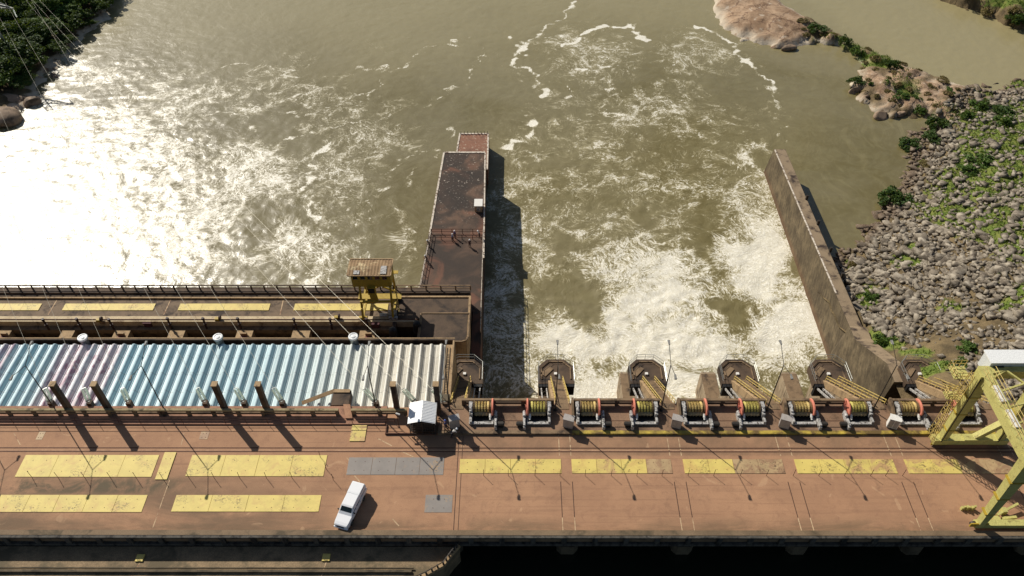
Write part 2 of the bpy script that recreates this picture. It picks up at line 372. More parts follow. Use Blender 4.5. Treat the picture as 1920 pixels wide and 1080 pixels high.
holes = [(1085, 570, 38, 48, .55), (1165, 400, 50, 25, .25), (1320, 480, 26, 55, .30), (1345, 575, 60, 20, .55), (1300, 530, 30, 40, .25), (1055, 545, 50, 40, .25), (1000, 560, 40, 40, .12), (1395, 665, 30, 20, .25), (1110, 690, 60, 15, .2), (1420, 660, 40, 25, .25), (1130, 560, 20, 20, .15), (1060, 470, 40, 30, .2)]
left = [(60, 430, 260, 170, .62), (250, 300, 180, 120, .52), (330, 430, 170, 120, .58), (480, 330, 130, 90, .50), (560, 480, 130, 70, .48), (180, 150, 150, 60, .38),
        (640, 340, 110, 120, .36), (740, 470, 60, 80, .32), (330, 180, 190, 80, .34), (130, 110, 80, 60, .44), (700, 250, 90, 70, .36), (480, 170, 150, 60, .32), (620, 200, 120, 60, .30), (100, 250, 150, 80, .5)]
far = [(1090, 110, 150, 70, .36), (1330, 100, 120, 60, .34), (1200, 210, 260, 70, .36), (1100, 270, 200, 50, .34), (1450, 200, 40, 50, .22), (980, 260, 50, 40, .34), (700, 90, 160, 40, .12)]
den = blobs(pxw, pyw, basin + left + far) - blobs(pxw, pyw, holes)
# the basin lies between its two training walls; calm water on the far side of the right-hand one
calm = ((Xg > 56.5) & (Yg < 142)).astype(float); calm = np.maximum(calm, sstep(px - 1490 + (py - 200) * .1, 0, 120))
calm = np.maximum(calm, .35 * sstep(320 - py, 0, 150) * sstep(px, 350, 560))
den = np.clip(den, 0, 1) * (1 - sstep(px - 1500 - np.maximum(0, 100 - py) * 3, -30, 40) * (Yg > 138)) * np.where((Xg > 56.5) & (Yg < 142), 0, 1)
st = np.zeros_like(den)
W2 = field(ny, nx, dx, 6, 5) * 1.0; W3 = field(ny, nx, dx, 6, 6) * 1.0
SW = .68
for L, wd, s in [([(1060, 85), (1085, 75), (1105, 55), (1140, 46), (1175, 50), (1200, 66), (1222, 77)], 1.3, 1.0), ([(1055, 84), (1045, 70), (1030, 68)], .9, .6),
                 ([(965, 80), (1010, 62), (1040, 40), (1060, 18), (1085, 5)], 1.1, .6), ([(960, 75), (975, 90), (985, 110), (965, 122), (1000, 135), (1012, 155), (1015, 178)], 1.5, .8),
                 ([(1060, 115), (1110, 118), (1140, 108), (1120, 90), (1090, 84)], .9, .55), ([(1085, 130), (1120, 126), (1135, 122)], 1.3, .8),
                 ([(1055, 150), (1065, 185), (1110, 195), (1150, 190), (1165, 170)], 1.2, .55), ([(1290, 48), (1335, 58), (1360, 75), (1400, 110), (1425, 140), (1440, 155), (1435, 162)], 1.3, .8),
                 ([(1435, 162), (1465, 190), (1470, 240), (1465, 262)], 1.0, .45), ([(1260, 95), (1262, 108), (1250, 130)], 1.0, .5), ([(940, 275), (970, 262), (995, 240), (985, 215)], 1.6, .9), ([(1035, 228), (1080, 222), (1180, 210), (1210, 205)], 1.0, .5),
                 ([(960, 300), (990, 290), (1010, 300)], 1.0, .5), ([(200, 270), (290, 205), (330, 180), (400, 160)], 1.4, .5), ([(460, 340), (470, 240), (460, 215), (330, 215)], 1.3, .45), ([(590, 540), (600, 440), (570, 380), (590, 290), (620, 270)], 1.5, .6), ([(745, 470), (740, 430), (730, 420)], 1.0, .3)]:
    wp = wpoly(L); dd = line_d(Xg + W2, Yg + W3, wp); st = np.maximum(st, s * np.exp(-(dd / (wd * SW)) ** 2))
for k in range(16):           # loose foam lines drifting in the tail water
    x0, y0 = RNG.uniform(-80, -8), RNG.uniform(95, 190); a = RNG.uniform(0, 6.28); L = [(x0, y0)]
    for i in range(9):
        a += RNG.normal(0, .45); L.append((L[-1][0] + 4 * math.cos(a), L[-1][1] + 4 * math.sin(a)))
    dd = line_d(Xg + W2, Yg + W3, L); st = np.maximum(st, .5 * np.exp(-(dd / .6) ** 2))
BRK = np.clip(.88 + .30 * field(ny, nx, dx, 3.5, 77), .25, 1.15); st *= BRK
st *= np.where((Xg > 56.5) & (Yg < 150), 0, 1)
basin_a = sstep(Xg, -12, -2) * (1 - calm) * (1 - sstep(Yg, 150, 185))
amp = .02 + .09 * blobs(px, py, [(1250, 620, 330, 150, 1)]) * (1 - calm) + .035 * blobs(px, py, [(200, 380, 420, 220, 1), (1200, 330, 300, 150, .7)]) * (1 - calm)
Zg = ZW + amp * (field(ny, nx, dx, 4.0, 21) * .7 + field(ny, nx, dx, 1.8, 22) * .45 + .5 * np.abs(field(ny, nx, dx, 3.0, 23)))
edge = np.minimum.reduce([Xg - xs[0], xs[-1] - Xg, Yg - ys[0], ys[-1] - Yg]); Zg = ZW + (Zg - ZW) * sstep(edge, 0, 8)
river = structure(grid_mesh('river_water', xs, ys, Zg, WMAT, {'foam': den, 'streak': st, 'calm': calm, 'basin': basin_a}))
mb = MB()   # the river beyond, same level
for x0, x1, y0, y1 in ((-2500, xs[0], 61, 2500), (xs[-1], 2500, 61, 2500), (xs[0], xs[-1], ys[-1], 2500)):
    mb.add([(x0, y0, ZW), (x1, y0, ZW), (x1, y1, ZW), (x0, y1, ZW)], [(0, 1, 2, 3)])
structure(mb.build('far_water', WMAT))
t = NT('reservoir_water'); t.bump(t.noise(.6, 3, .6), .12, .2); RESM = t.out(lin(34, 36, 26), .12, 0, .45)
mb = MB(); mb.add([(-2500, -2500, -5), (2500, -2500, -5), (2500, 45, -5), (-2500, 45, -5)], [(0, 1, 2, 3)])
structure(mb.build('reservoir_water', RESM))
mb = MB(); mb.add([(-4000, -4000, -45), (4000, -4000, -45), (4000, 4000, -45), (-4000, 4000, -45)], [(0, 1, 2, 3)])
structure(mb.build('riverbed_ground', CONC_OLIVE))

# ------------------------------------------------------------------ terrain
def ground_mat():
    t = NT('bank_soil')
    g = t.attr('grass'); rk = t.attr('rock')
    c = t.mix(t.ss(t.noise(.35, 5, .65), .35, .65), lin(126, 108, 78), lin(88, 76, 55))
    c = t.mix(t.ss(t.noise(2.2, 5, .7), .5, .75, 0, .7), c, lin(92, 78, 58))
    gr = t.mix(t.ss(t.noise(.8, 4, .6), .35, .65), lin(94, 112, 46), lin(122, 126, 64))
    c = t.mix(t.ss(t.math('ADD', g, t.math('MULTIPLY', t.math('SUBTRACT', t.noise(1.2, 5, .7), .5), .9)), .35, .65), c, gr)
    r1 = t.mix(t.ss(t.noise(.25, 5, .65, .6), .4, .62), lin(180, 152, 124), lin(146, 119, 93))
    r1 = t.mix(t.ss(t.noise(.9, 6, .7, 1.2, t.scale(t.pos, (1, .6, 1))), .56, .68, 0, .6), r1, lin(96, 74, 58))
    r1 = t.mix(t.ss(t.noise(.35, 5, .7, .3), .58, .68, 0, .8), r1, lin(204, 190, 170))
    vo = t.n.new('ShaderNodeTexVoronoi'); vo.feature = 'DISTANCE_TO_EDGE'; vo.inputs['Scale'].default_value = .16; t.l.new(t.vmath('ADD', t.pos, t.vmath('SCALE', t.noise(.4, 4, .7, 0, None, True), 5.0)), vo.inputs['Vector'])
    r1 = t.mix(t.ss(vo.outputs['Distance'], .05, .0, 0, .75), r1, lin(98, 74, 58))
    x, y, z = t.sep(t.pos); r1 = t.mix(t.math('MULTIPLY', t.ss(z, -23.2, -24.8), t.ss(t.noise(.5, 4, .6), .3, .5)), r1, lin(196, 182, 160))
    c = t.mix(t.ss(rk, .35, .65), c, r1)
    t.bump(t.noise(1.6, 5, .7), .6, .4)
    return t.out(c, .9, 0, .2)
GMAT = ground_mat()
ctrl = [(1575, 470, -25.4), (1605, 450, -25.4), (1640, 420, -25.4), (1675, 385, -25.4), (1692, 350, -25.4), (1690, 305, -25.4), (1715, 260, -25.4), (1738, 222, -25.3), (1800, 180, -24.2), (1850, 172, -25.2), (1890, 152, -25.3), (1920, 138, -25.3),
        (1960, 190, -21.5), (1920, 240, -20.5), (1830, 260, -21.5), (1770, 320, -21.5), (1920, 350, -16.5), (1830, 380, -18), (1750, 400, -20.5), (1680, 450, -21.5), (1920, 480, -12.5), (1800, 500, -15.5), (1700, 520, -18.5), (1630, 540, -20.5), (1610, 500, -23.5),
        (1920, 600, -9), (1800, 620, -11), (1700, 610, -14), (1650, 620, -16), (1690, 665, -11.5), (1760, 690, -8), (1850, 690, -6.5), (1920, 690, -5), (1920, 750, -2.6), (1800, 740, -5), (2100, 500, -6), (2100, 700, -2.2), (2200, 300, -12), (2100, 200, -18),
        (1540, 430, -28), (1600, 380, -28), (1640, 320, -28), (1640, 260, -28), (1680, 220, -28), (1850, 130, -28), (1920, 100, -28)]
C = np.array([tuple(P(x, y, z)) for x, y, z in ctrl])
def tps_fit(C):
    n = len(C); D = np.hypot(C[:, None, 0] - C[None, :, 0], C[:, None, 1] - C[None, :, 1])
    A = np.zeros((n + 1, n + 1)); A[:n, :n] = D + np.eye(n) * -.5; A[:n, n] = 1; A[n, :n] = 1
    return np.linalg.solve(A, np.append(C[:, 2], 0))
TW = tps_fit(C)
def bank(X, Y):
    z = np.full(X.shape, TW[-1])
    for i in range(len(C)): z = z + TW[i] * np.hypot(X - C[i, 0], Y - C[i, 1])
    return z
island = wpoly([(1335, -5), (1340, 25), (1346, 46), (1375, 70), (1430, 86), (1475, 94), (1502, 90), (1535, 76), (1556, 64), (1545, 48), (1512, 32), (1482, 15), (1460, 0), (1440, -60), (1340, -60)])
spit = wpoly([(1462, 5), (1500, 28), (1548, 52), (1600, 82), (1650, 102), (1700, 122), (1760, 143), (1800, 158), (1856, 172), (1840, 230), (1770, 240), (1738, 226), (1700, 220), (1668, 222), (1648, 217), (1625, 195), (1597, 178), (1592, 165), (1606, 150), (1612, 122), (1600, 103), (1572, 88), (1540, 80), (1500, 86), (1480, 60)])
topbank = wpoly([(1752, -4), (1800, 13), (1850, 30), (1890, 47), (1925, 62), (2000, 95), (2200, 160), (2400, -100), (1700, -100), (1720, -30)])
xs = np.arange(55, 215, .8); ys = np.arange(58, 262, .8)
Xg, Yg = np.meshgrid(xs, ys); ny, nx = Xg.shape
n1 = field(ny, nx, .8, 7, 31); n2 = field(ny, nx, .8, 2.5, 32); n3 = field(ny, nx, .8, 18, 33)
zb = bank(Xg, Yg) + .25 * n1 + .12 * n2
sdI = poly_sd(Xg + n1 * .6, Yg + n2 * .6, island); sdS = poly_sd(Xg + n1 * .8, Yg + n2 * .8, spit); sdT = poly_sd(Xg + n1 * .6, Yg + n2 * .8, topbank)
zi = np.where(sdI > 0, -25.3 + 3.0 * (1 - np.exp(-sdI / 3.4)) + .06 * n2 + .12 * n1 * sstep(sdI, 0, 3), -25.3 + sdI * .7)
zs = np.where(sdS > 0, -25.3 + 2.0 * (1 - np.exp(-sdS / 2.5)) + (.35 * n2 + .25 * n1) * sstep(sdS, 0, 2), -25.3 + sdS * .6)
zt = np.where(sdT > 0, -25.3 + 5.0 * (1 - np.exp(-sdT / 2.2)) + .3 * n2, -25.3 + sdT * .7)
Zt = np.maximum.reduce([zb, zi, zs, zt, np.full(Xg.shape, -30.0)])
Zt = np.where((Xg < 58.2) & (Yg < 142), np.minimum(Zt, -19.2 + np.clip((90 - Yg) * .55, 0, 9)), Zt)
px, py = proj(Xg, Yg, Zt)
green = [(1850, 300, 70, 36, 1), (1885, 250, 60, 45, 1), (1905, 215, 40, 30, .9), (1820, 325, 50, 25, .9), (1790, 400, 60, 22, .8), (1870, 430, 70, 26, .9), (1720, 382, 26, 12, .6), (1700, 487, 32, 18, .8), (1905, 565, 40, 22, .9), (1655, 640, 30, 16, .8), (1630, 560, 30, 22, .65),
         (1600, 495, 22, 12, .6), (1735, 305, 22, 26, .5), (1830, 210, 40, 28, .9), (1770, 225, 26, 16, .9), (1725, 660, 40, 14, .6), (1750, 690, 30, 10, .7), (1800, 575, 40, 16, .45), (1900, 160, 40, 12, .9), (1905, 2, 60, 14, .9), (1640, 690, 20, 10, .6), (1580, 70, 60, 18, .5), (1640, 108, 40, 16, .8), (1700, 165, 26, 20, .7), (1600, 80, 40, 20, .5), (1850, 350, 80, 40, .55), (1900, 330, 40, 60, .8), (1830, 270, 40, 30, .85), (1905, 450, 40, 50, .6), (1910, 270, 30, 60, .9), (1780, 360, 40, 24, .55), (1885, 400, 50, 24, .7)]
dirt = [(1770, 655, 90, 34, 1), (1850, 610, 60, 20, .9), (1800, 560, 60, 14, .6), (1690, 580, 30, 20, .4), (1740, 600, 30, 20, .4)]
G = np.clip(1.7 * blobs(px + 9 * n2, py + 7 * n1, green) + .14 * n1, 0, 1)
RK = np.where(sdI > 0, 1.0, 0) * sstep(n3 * .15 + 1 - sstep(px, 1475, 1530), .3, .6)
RK = np.maximum(RK, np.where(sdS > 0, 1, 0) * np.maximum(.46 + .12 * n1, blobs(px, py, [(1760, 165, 60, 22, .9), (1700, 140, 60, 16, .75), (1660, 170, 30, 20, .8), (1755, 225, 30, 14, .8), (1720, 190, 40, 20, .6), (1610, 115, 14, 8, .5)])))
bankobj = structure(grid_mesh('bank_ground', xs, ys, Zt, GMAT, {'grass': G, 'rock': RK}, keep=Zt > -27))
TX, TY, TZ, TG = xs, ys, Zt, G
def zat(X, Y):
    i = np.clip(np.round((np.asarray(X) - TX[0]) / .8).astype(int), 0, len(TX) - 1); j = np.clip(np.round((np.asarray(Y) - TY[0]) / .8).astype(int), 0, len(TY) - 1)
    return TZ[j, i]
mb = MB(); mb.add([(214, 40, -5), (900, 40, 0), (900, 900, -20), (214, 262, -23)], [(0, 1, 2, 3)])
mb.add([(62, 20, -2.7), (900, 20, -2.7), (900, 62, -2.6), (62, 62, -2.6)], [(0, 1, 2, 3)])
structure(mb.build('outer_ground', mk('outer_soil', lin(110, 104, 70), lin(90, 92, 54), .2))).data.materials[0]

# left bank
lb = wpoly([(-8, 246), (22, 226), (42, 205), (66, 198), (78, 178), (70, 164), (92, 142), (112, 132), (118, 110), (140, 88), (162, 72), (182, 50), (204, 34), (208, 10), (232, -14), (330, -90), (-500, -220), (-900, 100), (-500, 330), (-80, 300)])
xs = np.arange(-260, -95, 1.0); ys = np.arange(135, 300, 1.0)
Xg, Yg = np.meshgrid(xs, ys); ny, nx = Xg.shape
n1 = field(ny, nx, 1, 8, 41); n2 = field(ny, nx, 1, 3, 42)
sd = poly_sd(Xg + n2 * .7, Yg + n1 * .7, lb)
Zl = np.where(sd > 0, -25.3 + 1.0 * (1 - np.exp(-sd / 1.2)) + np.maximum(sd, 0) * .16 + .35 * n2 * sstep(sd, 0, 4), -25.3 + sd * .6)
LX, LY, LZ = xs, ys, Zl
structure(grid_mesh('left_bank_ground', xs, ys, Zl, GMAT, {'grass': np.clip(.25 + .2 * n1, 0, 1), 'rock': sstep(4 - sd, 0, 3) * .9}, keep=Zl > -27))
def zat_l(X, Y):
    i = int(np.clip(round(X - LX[0]), 0, len(LX) - 1)); j = int(np.clip(round(Y - LY[0]), 0, len(LY) - 1)); return float(LZ[j, i])

# ------------------------------------------------------------------ rocks
def rock_proto(seed, sub=1, sharp=.34):
    r = np.random.default_rng(seed); bm = bmesh.new()
    if sub == 1:                 # broken block: hull of a few scattered corners
        pts_ = np.array([(x, y, z) for x in (-1, 1) for y in (-1, 1) for z in (-1, 1)]) * .36 + r.uniform(-.17, .17, (8, 3)) if seed % 3 else r.uniform(-.5, .5, (10, 3))
        for q in pts_: bm.verts.new(q)
        g = bmesh.ops.convex_hull(bm, input=bm.verts)
        bmesh.ops.delete(bm, geom=[v for v in bm.verts if not v.link_faces], context='VERTS')
        bmesh.ops.triangulate(bm, faces=bm.faces)
    else:
        bmesh.ops.create_icosphere(bm, subdivisions=sub, radius=.5)
        for v in bm.verts: v.co *= 1 + r.uniform(-.02, .02)
        for k in range(7):           # cleave flat faces
            n = Vector(r.normal(size=3)).normalized(); d = r.uniform(.5 - sharp * .62, .46)
            for v in bm.verts:
                h = v.co.dot(n)
                if h > d: v.co -= n * (h - d)
    bm.verts.index_update()
    co = np.array([v.co[:] for v in bm.verts]); f = np.array([[v.index for v in p.verts] for p in bm.faces]); bm.free(); return co, f
RP = [rock_proto(100 + i) for i in range(8)]
def rock_mat():
    t = NT('riprap_rock'); oi = t.n.new('ShaderNodeObjectInfo')
    c = t.mix(t.ss(t.noise(.55, 2, .5), .3, .7), lin(170, 159, 141), lin(126, 115, 99))
    c = t.mix(t.ss(t.noise(.8, 3, .6), .42, .6, 0, .85), c, lin(88, 78, 66))
    x, y, z = t.sep(t.pos); c = t.mix(t.ss(z, -22.6, -24.6, 0, .75), c, lin(98, 78, 60))
    c = t.mix(t.ss(t.noise(5, 4, .7), .5, .75, 0, .5), c, lin(196, 184, 164))
    t.bump(t.noise(6, 4, .7), .5, .1)
    return t.out(c, .85, 0, .25)
RMAT = rock_mat()
cand = []
N = 60000
cx = RNG.uniform(57, 150, N); cy = RNG.uniform(60, 190, N); cz = zat(cx, cy)
cpx, cpy = proj(cx, cy, cz)
gi = np.clip(np.round((cx - TX[0]) / .8).astype(int), 0, len(TX) - 1); gj = np.clip(np.round((cy - TY[0]) / .8).astype(int), 0, len(TY) - 1)
gr = TG[gj, gi]; dr = blobs(cpx, cpy, dirt)
prob = np.clip(1.12 - 0.9 * gr - 1.0 * dr, .02, 1)
prob = np.where(cpy < 230, prob * (cpx > 1730 + (230 - cpy) * 1.2), prob)
ok = (RNG.uniform(0, 1, N) < prob * .82) & (cz > -25.5) & (cpx < 1990) & (cpy > 150) & (cpy < 790) & ~((cx < 61.5) & (cy < 76)) & ~((cx < 58.8) & (cy < 142))
cx, cy, cz, cpx, cpy = cx[ok], cy[ok], cz[ok], cpx[ok], cpy[ok]
size = np.clip(RNG.lognormal(-.34, .46, len(cx)), .30, 2.2) * np.where(blobs(cpx, cpy, dirt) > .4, .7, 1)
vis = (cpx > 0) & (cpx < 1915) & (cpy > 160)
depth = cy + (80 - cz); score = np.where(vis, size / depth, 0)
order = np.argsort(-score)
rock_meshes = []
for i, (co, f) in enumerate(RP): rock_meshes.append(raw_mesh('rock', co, f, RMAT))
for i in order[:298]:
    o = bpy.data.objects.new('riprap_rock', random.choice(rock_meshes)); COL.objects.link(o)
    s = size[i]; o.scale = (s * random.uniform(1.0, 1.6), s * random.uniform(.7, 1), s * random.uniform(.4, .7)); o.rotation_euler = (random.uniform(-.3, .3), random.uniform(-.3, .3), random.uniform(0, 6.28))
    o.location = (cx[i], cy[i], cz[i] + s * .16)
    tag(o, 'large grey angular boulder lying loose among the riprap on the right bank', 'rock', 'large boulders of the right bank riprap')
V, F = [], []; nv = 0
for i in order[298:]:
    co, f = RP[i % 8]; s = size[i]; a = RNG.uniform(0, 6.28); ca, sa = math.cos(a), math.sin(a)
    q = co * np.array([s * RNG.uniform(1.0, 1.6), s * RNG.uniform(.7, 1), s * RNG.uniform(.4, .7)])
    tl = RNG.uniform(-.35, .35); q = np.stack([q[:, 0], q[:, 1] * math.cos(tl) - q[:, 2] * math.sin(tl), q[:, 1] * math.sin(tl) + q[:, 2] * math.cos(tl)], -1)
    q = np.stack([q[:, 0] * ca - q[:, 1] * sa + cx[i], q[:, 0] * sa + q[:, 1] * ca + cy[i], q[:, 2] + cz[i] + s * .14], -1)
    V.append(q); F.append(f + nv); nv += len(q)
o = bpy.data.objects.new('riprap', raw_mesh('riprap', np.concatenate(V), np.concatenate(F), RMAT)); COL.objects.link(o)
tag(o, 'smaller grey riprap stones covering the right bank slope', 'riprap', None, 'stuff')
# boulders at the water of the spit, the left bank
bigrock = mk('boulder_brown', lin(160, 136, 112), lin(130, 110, 90), .6, lin(82, 70, 56), lo=.48, hi=.66, sscale=.4, bump=.4)
BP = [rock_proto(300 + i, 3, .52) for i in range(5)]
bmesh_ = [raw_mesh('boulder', co, f, bigrock) for co, f in BP]
for k, (x, y, s, rz, lab) in enumerate([(20, 192, (9, 6, 4.2), .3, 'brown flat boulder at the left bank waterline, uppermost of three'), (2, 222, (11, 8, 5.5), -.4, 'largest brown boulder at the left bank waterline in shade'), (62, 192, (4.5, 4, 3.2), 1.0, 'small round brown boulder at the tip of the left bank'),
                                        (1606, 171, (4.0, 3, 2.6), .2, 'pale boulder on the left shore of the rocky spit'), (1622, 182, (2.4, 2, 1.6), 1.2, 'small pale boulder beside a larger one on the spit shore'), (1652, 217, (4.2, 3, 2.4), .5, 'grey boulder at the lower shore of the rocky spit'), (1478, 90, (5, 2.4, 1.8), .1, 'low pale ledge rock at the near foot of the bare island'), (1690, 214, (3, 2, 1.4), .8, 'dark low boulder near the green shrubs on the spit shore')]):
    p = P(x, y, -24.6); o = bpy.data.objects.new('boulder', bmesh_[k % 5]); COL.objects.link(o); o.location = p; o.scale = s; o.rotation_euler = (0, 0, rz); tag(o, lab, 'boulder')
for k, (x, y) in enumerate([(62, 120), (45, 130), (98, 132), (5, 85), (10, 40)]):
    p = P(x, y, -23.5); p.z = zat_l(p.x, p.y) + .4
    o = bpy.data.objects.new('boulder', bmesh_[k % 5]); COL.objects.link(o); o.location = p; o.scale = (random.uniform(3, 5), random.uniform(2, 4), 2); o.rotation_euler = (0, 0, k * 1.3)
    tag(o, ['pale flat rock amid the bushes of the left bank', 'grey slab of rock below the pale flat one on the left bank', 'pale rock by the water below the left bank bushes', 'grey rock at the left edge under the pylon arm', 'pale rock highest up the left bank'][k], 'boulder')
# ------------------------------------------------------------------ vegetation
def leaf_mat(name, c1, c2, c3):
    t = NT(name)
    c = t.mix(t.ss(t.noise(.9, 3, .6), .35, .65), c1, c2)
    c = t.mix(t.ss(t.noise(3.0, 2, .6), .55, .75), c, c3)
    t.out(c, .6, 0, .25)
    tr = t.n.new('ShaderNodeBsdfTranslucent'); t.l.new(t.mix(.5, c, lin(120, 130, 30)), tr.inputs[0])
    mx = t.n.new('ShaderNodeMixShader'); mx.inputs[0].default_value = .25
    t.l.new(t.b.outputs[0], mx.inputs[1]); t.l.new(tr.outputs[0], mx.inputs[2]); t.l.new(mx.outputs[0], t.n['Material Output'].inputs[0])
    return t.m
LEAF_D = leaf_mat('leaves_dark', lin(72, 96, 42), lin(54, 76, 34), lin(102, 120, 56))
LEAF_G = leaf_mat('leaves_green', lin(92, 118, 52), lin(72, 98, 42), lin(124, 142, 70))
LEAF_B = leaf_mat('leaves_dry', lin(140, 122, 80), lin(112, 100, 62), lin(166, 142, 100))
BARK = mk('bark', lin(96, 80, 62), lin(72, 60, 46), 3)
def crown_mesh(seed, rx, rz, ncl, nleaf, ls, mat, base=.25):
    r = np.random.default_rng(seed); V = []
    for c in range(ncl):
        d = r.normal(size=3); d /= np.linalg.norm(d); d[2] = abs(d[2]) * 1.1 - .25
        rad = r.uniform(.35, 1.25) ** .7
        cc = np.array([d[0] * rx * rad * r.uniform(.8, 1.15), d[1] * rx * rad * r.uniform(.8, 1.15), base * rz + rz * (.45 + .55 * d[2] * rad)])
        cr = rx * r.uniform(.16, .46)
        p = r.normal(size=(nleaf, 3)); p /= np.linalg.norm(p, axis=1)[:, None]; p *= (r.uniform(.3, 1, (nleaf, 1)) ** .5)
        p = cc + p * np.array([cr, cr, cr * .75])
        n = r.normal(size=(nleaf, 3)) + np.array([0, 0, .9]); n /= np.linalg.norm(n, axis=1)[:, None]
        a = np.cross(n, r.normal(size=(nleaf, 3))); a /= np.linalg.norm(a, axis=1)[:, None]; b = np.cross(n, a)
        s = ls * r.uniform(.6, 1.4, (nleaf, 1))
        V.append(np.stack([p - a * s, p + b * s * .45, p + a * s, p - b * s * .45], 1).reshape(-1, 3))
    V = np.concatenate(V); F = np.arange(len(V)).reshape(-1, 4)
    return raw_mesh('crown', V, F, mat)
def trunk_mesh(seed, h, r0, spread):
    rr = random.Random(seed); mb = MB(); mb.cyl((0, 0, -1.0), (0.05, 0, h * .55), r0, r0 * .6, 7)
    for k in range(5):
        a = k * 1.26 + rr.uniform(-.3, .3); mb.cyl((0.05, 0, h * rr.uniform(.3, .55)), (math.cos(a) * spread, math.sin(a) * spread, h * rr.uniform(.7, 1.0)), r0 * .5, r0 * .15, 5)
    o = mb.build('trunk', BARK); me = o.data; bpy.data.objects.remove(o); return me
TREES = [(crown_mesh(1, 3.2, 5.0, 34, 70, .34, LEAF_D), trunk_mesh(1, 4.5, .22, 1.6)), (crown_mesh(2, 2.6, 4.2, 28, 70, .32, LEAF_G), trunk_mesh(2, 3.8, .18, 1.3)),
         (crown_mesh(3, 3.8, 5.6, 40, 70, .36, LEAF_D), trunk_mesh(3, 5, .26, 2)), (crown_mesh(4, 2.2, 3.0, 24, 60, .3, LEAF_D), trunk_mesh(4, 2.6, .14, 1))]
SHRUBS = [(crown_mesh(11, 1.5, 1.8, 22, 60, .2, LEAF_D, .05), trunk_mesh(11, 1.4, .08, .6)), (crown_mesh(12, 1.3, 1.4, 20, 60, .18, LEAF_G, .05), trunk_mesh(12, 1.1, .07, .6)), (crown_mesh(13, 1.2, 1.0, 18, 50, .18, LEAF_B, .0), trunk_mesh(13, .8, .05, .5))]
def plant(name, proto, loc, s, label, cat, group=None):
    t = thing(name, label, cat, loc, group); t.rotation_euler = (0, 0, random.uniform(0, 6.28)); t.scale = (s * random.uniform(.7, 1.35), s * random.uniform(.7, 1.35), s * random.uniform(.65, 1.1))
    for n, me in (('crown', proto[0]), ('trunk', proto[1])):
        o = bpy.data.objects.new(n, me); COL.objects.link(o); o.parent = t
    return t
lsd = np.array(lb)
pts = []
for k in range(900):
    x, y = random.uniform(-30, 215), random.uniform(-70, 172)
    p = P(x, y, -23)
    s = float(poly_sd(np.array([p.x]), np.array([p.y]), lb)[0])
    if s < (.9 if y < 120 else 2.2): continue
    if y > 95 and x < 60 and random.random() < .35: continue
    if any((p.x - q[0]) ** 2 + (p.y - q[1]) ** 2 < 2.8 ** 2 for q in pts): continue
    pts.append((p.x, p.y, s))
    if len(pts) > 150: break
for (x, y, s) in pts:
    small = s < 5
    pr = TREES[3] if small else random.choice(TREES[:3] + [TREES[1]])
    plant('broadleaf_tree', pr, (x, y, zat_l(x, y)), random.uniform(.75, 1.15), 'dense dark green broadleaf tree in the thicket on the left bank', 'tree', 'trees and bushes crowding the left bank')
shr = [(1702, 276, 1.25, 0, 'dark green shrub at the water edge right of the training wall tip'), (1672, 378, 1.5, 0, 'lone dark green bush standing at the waterline of the riprap'), (1722, 212, 1.5, 1, 'bright green shrub on the lower shore of the spit'), (1690, 182, 1.1, 1, 'small green shrub inside the brown part of the spit'),
       (1752, 240, 1.5, 0, 'dark shrub at the corner between spit and riprap'), (1745, 262, 1.1, 0, 'round bush below the spit corner on the riprap edge'), (1606, 104, 1.5, 1, 'green bush on the middle of the spit near the water'), (1606, 156, 1.1, 0, 'small dark bush above the pale boulder of the spit'),
       (1530, 58, 1.4, 0, 'olive bush at the back of the bare rock island'), (1548, 66, 1.0, 2, 'dry brown bush behind the rock island'), (1835, 205, 1.5, 1, 'green shrub where the spit joins the grassy bank'), (1812, 222, 1.3, 1, 'leafy shrub on the stones beside the grassy bank'),
       (1838, 305, 1.6, 1, 'large green bush in the grass right of the riprap'), (1815, 322, 1.3, 1, 'green bush below a larger one on the grassy slope'), (1735, 310, 1.0, 2, 'dry yellowish bush in the riprap above the waterline'), (1880, 232, 1.4, 1, 'green bush on the upper grassy slope'),
       (1655, 645, 1.0, 1, 'green bush beside the foot of the right training wall'), (1800, 690, 1.0, 1, 'green bush beside the outermost platform'), (1815, 660, .9, 1, 'small bush left of the crane house roof'), (1880, 215, 1.2, 0, 'dark bush at the top of the grassy bank'),
       (1632, 560, .9, 1, 'small bush right of the training wall shadow'), (1600, 500, .8, 2, 'dry bush at the wall shadow by the water'), (1505, 40, 1.0, 2, 'dry brush on the rim of the bare rock island'), (1640, 112, 1.0, 2, 'dry brush on the neck of the spit'), (1668, 128, 1.2, 0, 'dark bush on the far side of the spit'), (1582, 84, 1.2, 0, 'dark bush on the narrow neck of the spit')]
for x, y, s, k, lab in shr:
    p = P(x, y, -24); z = -24
    for it in range(4):
        z = float(zat(p.x, p.y)); p = P(x, y, z)
    plant('shrub', SHRUBS[k], (p.x, p.y, z - .1), s, lab, 'shrub')
for k in range(90):        # bushes on the steep bank in the far right corner
    x = random.uniform(1755, 1990); y = -4 + (x - 1760) * .32 + random.uniform(-34, 8); p = P(x, y, -20.4); z = float(zat(p.x, p.y))
    if z < -25: continue
    plant('shrub', SHRUBS[random.choice((0, 0, 1, 2))], (p.x, p.y, z - .2), random.uniform(1.0, 1.8), 'dark green bush on the steep bank across the lagoon', 'shrub', 'bushes on the bank across the lagoon')
k = 0
while k < 55:              # low dry brush over the spit
    x, y = random.uniform(1480, 1860), random.uniform(20, 235); p = P(x, y, -23.6)
    s = float(poly_sd(np.array([p.x]), np.array([p.y]), spit)[0])
    if s < .6: continue
    z = float(zat(p.x, p.y)); kk = random.choice((2, 2, 2, 1, 2)); k += 1
    plant('brush', SHRUBS[kk], (p.x, p.y, z - .25), random.uniform(.45, .95), 'low dry brush growing over the rocky spit', 'shrub', 'dry brush on the spit')
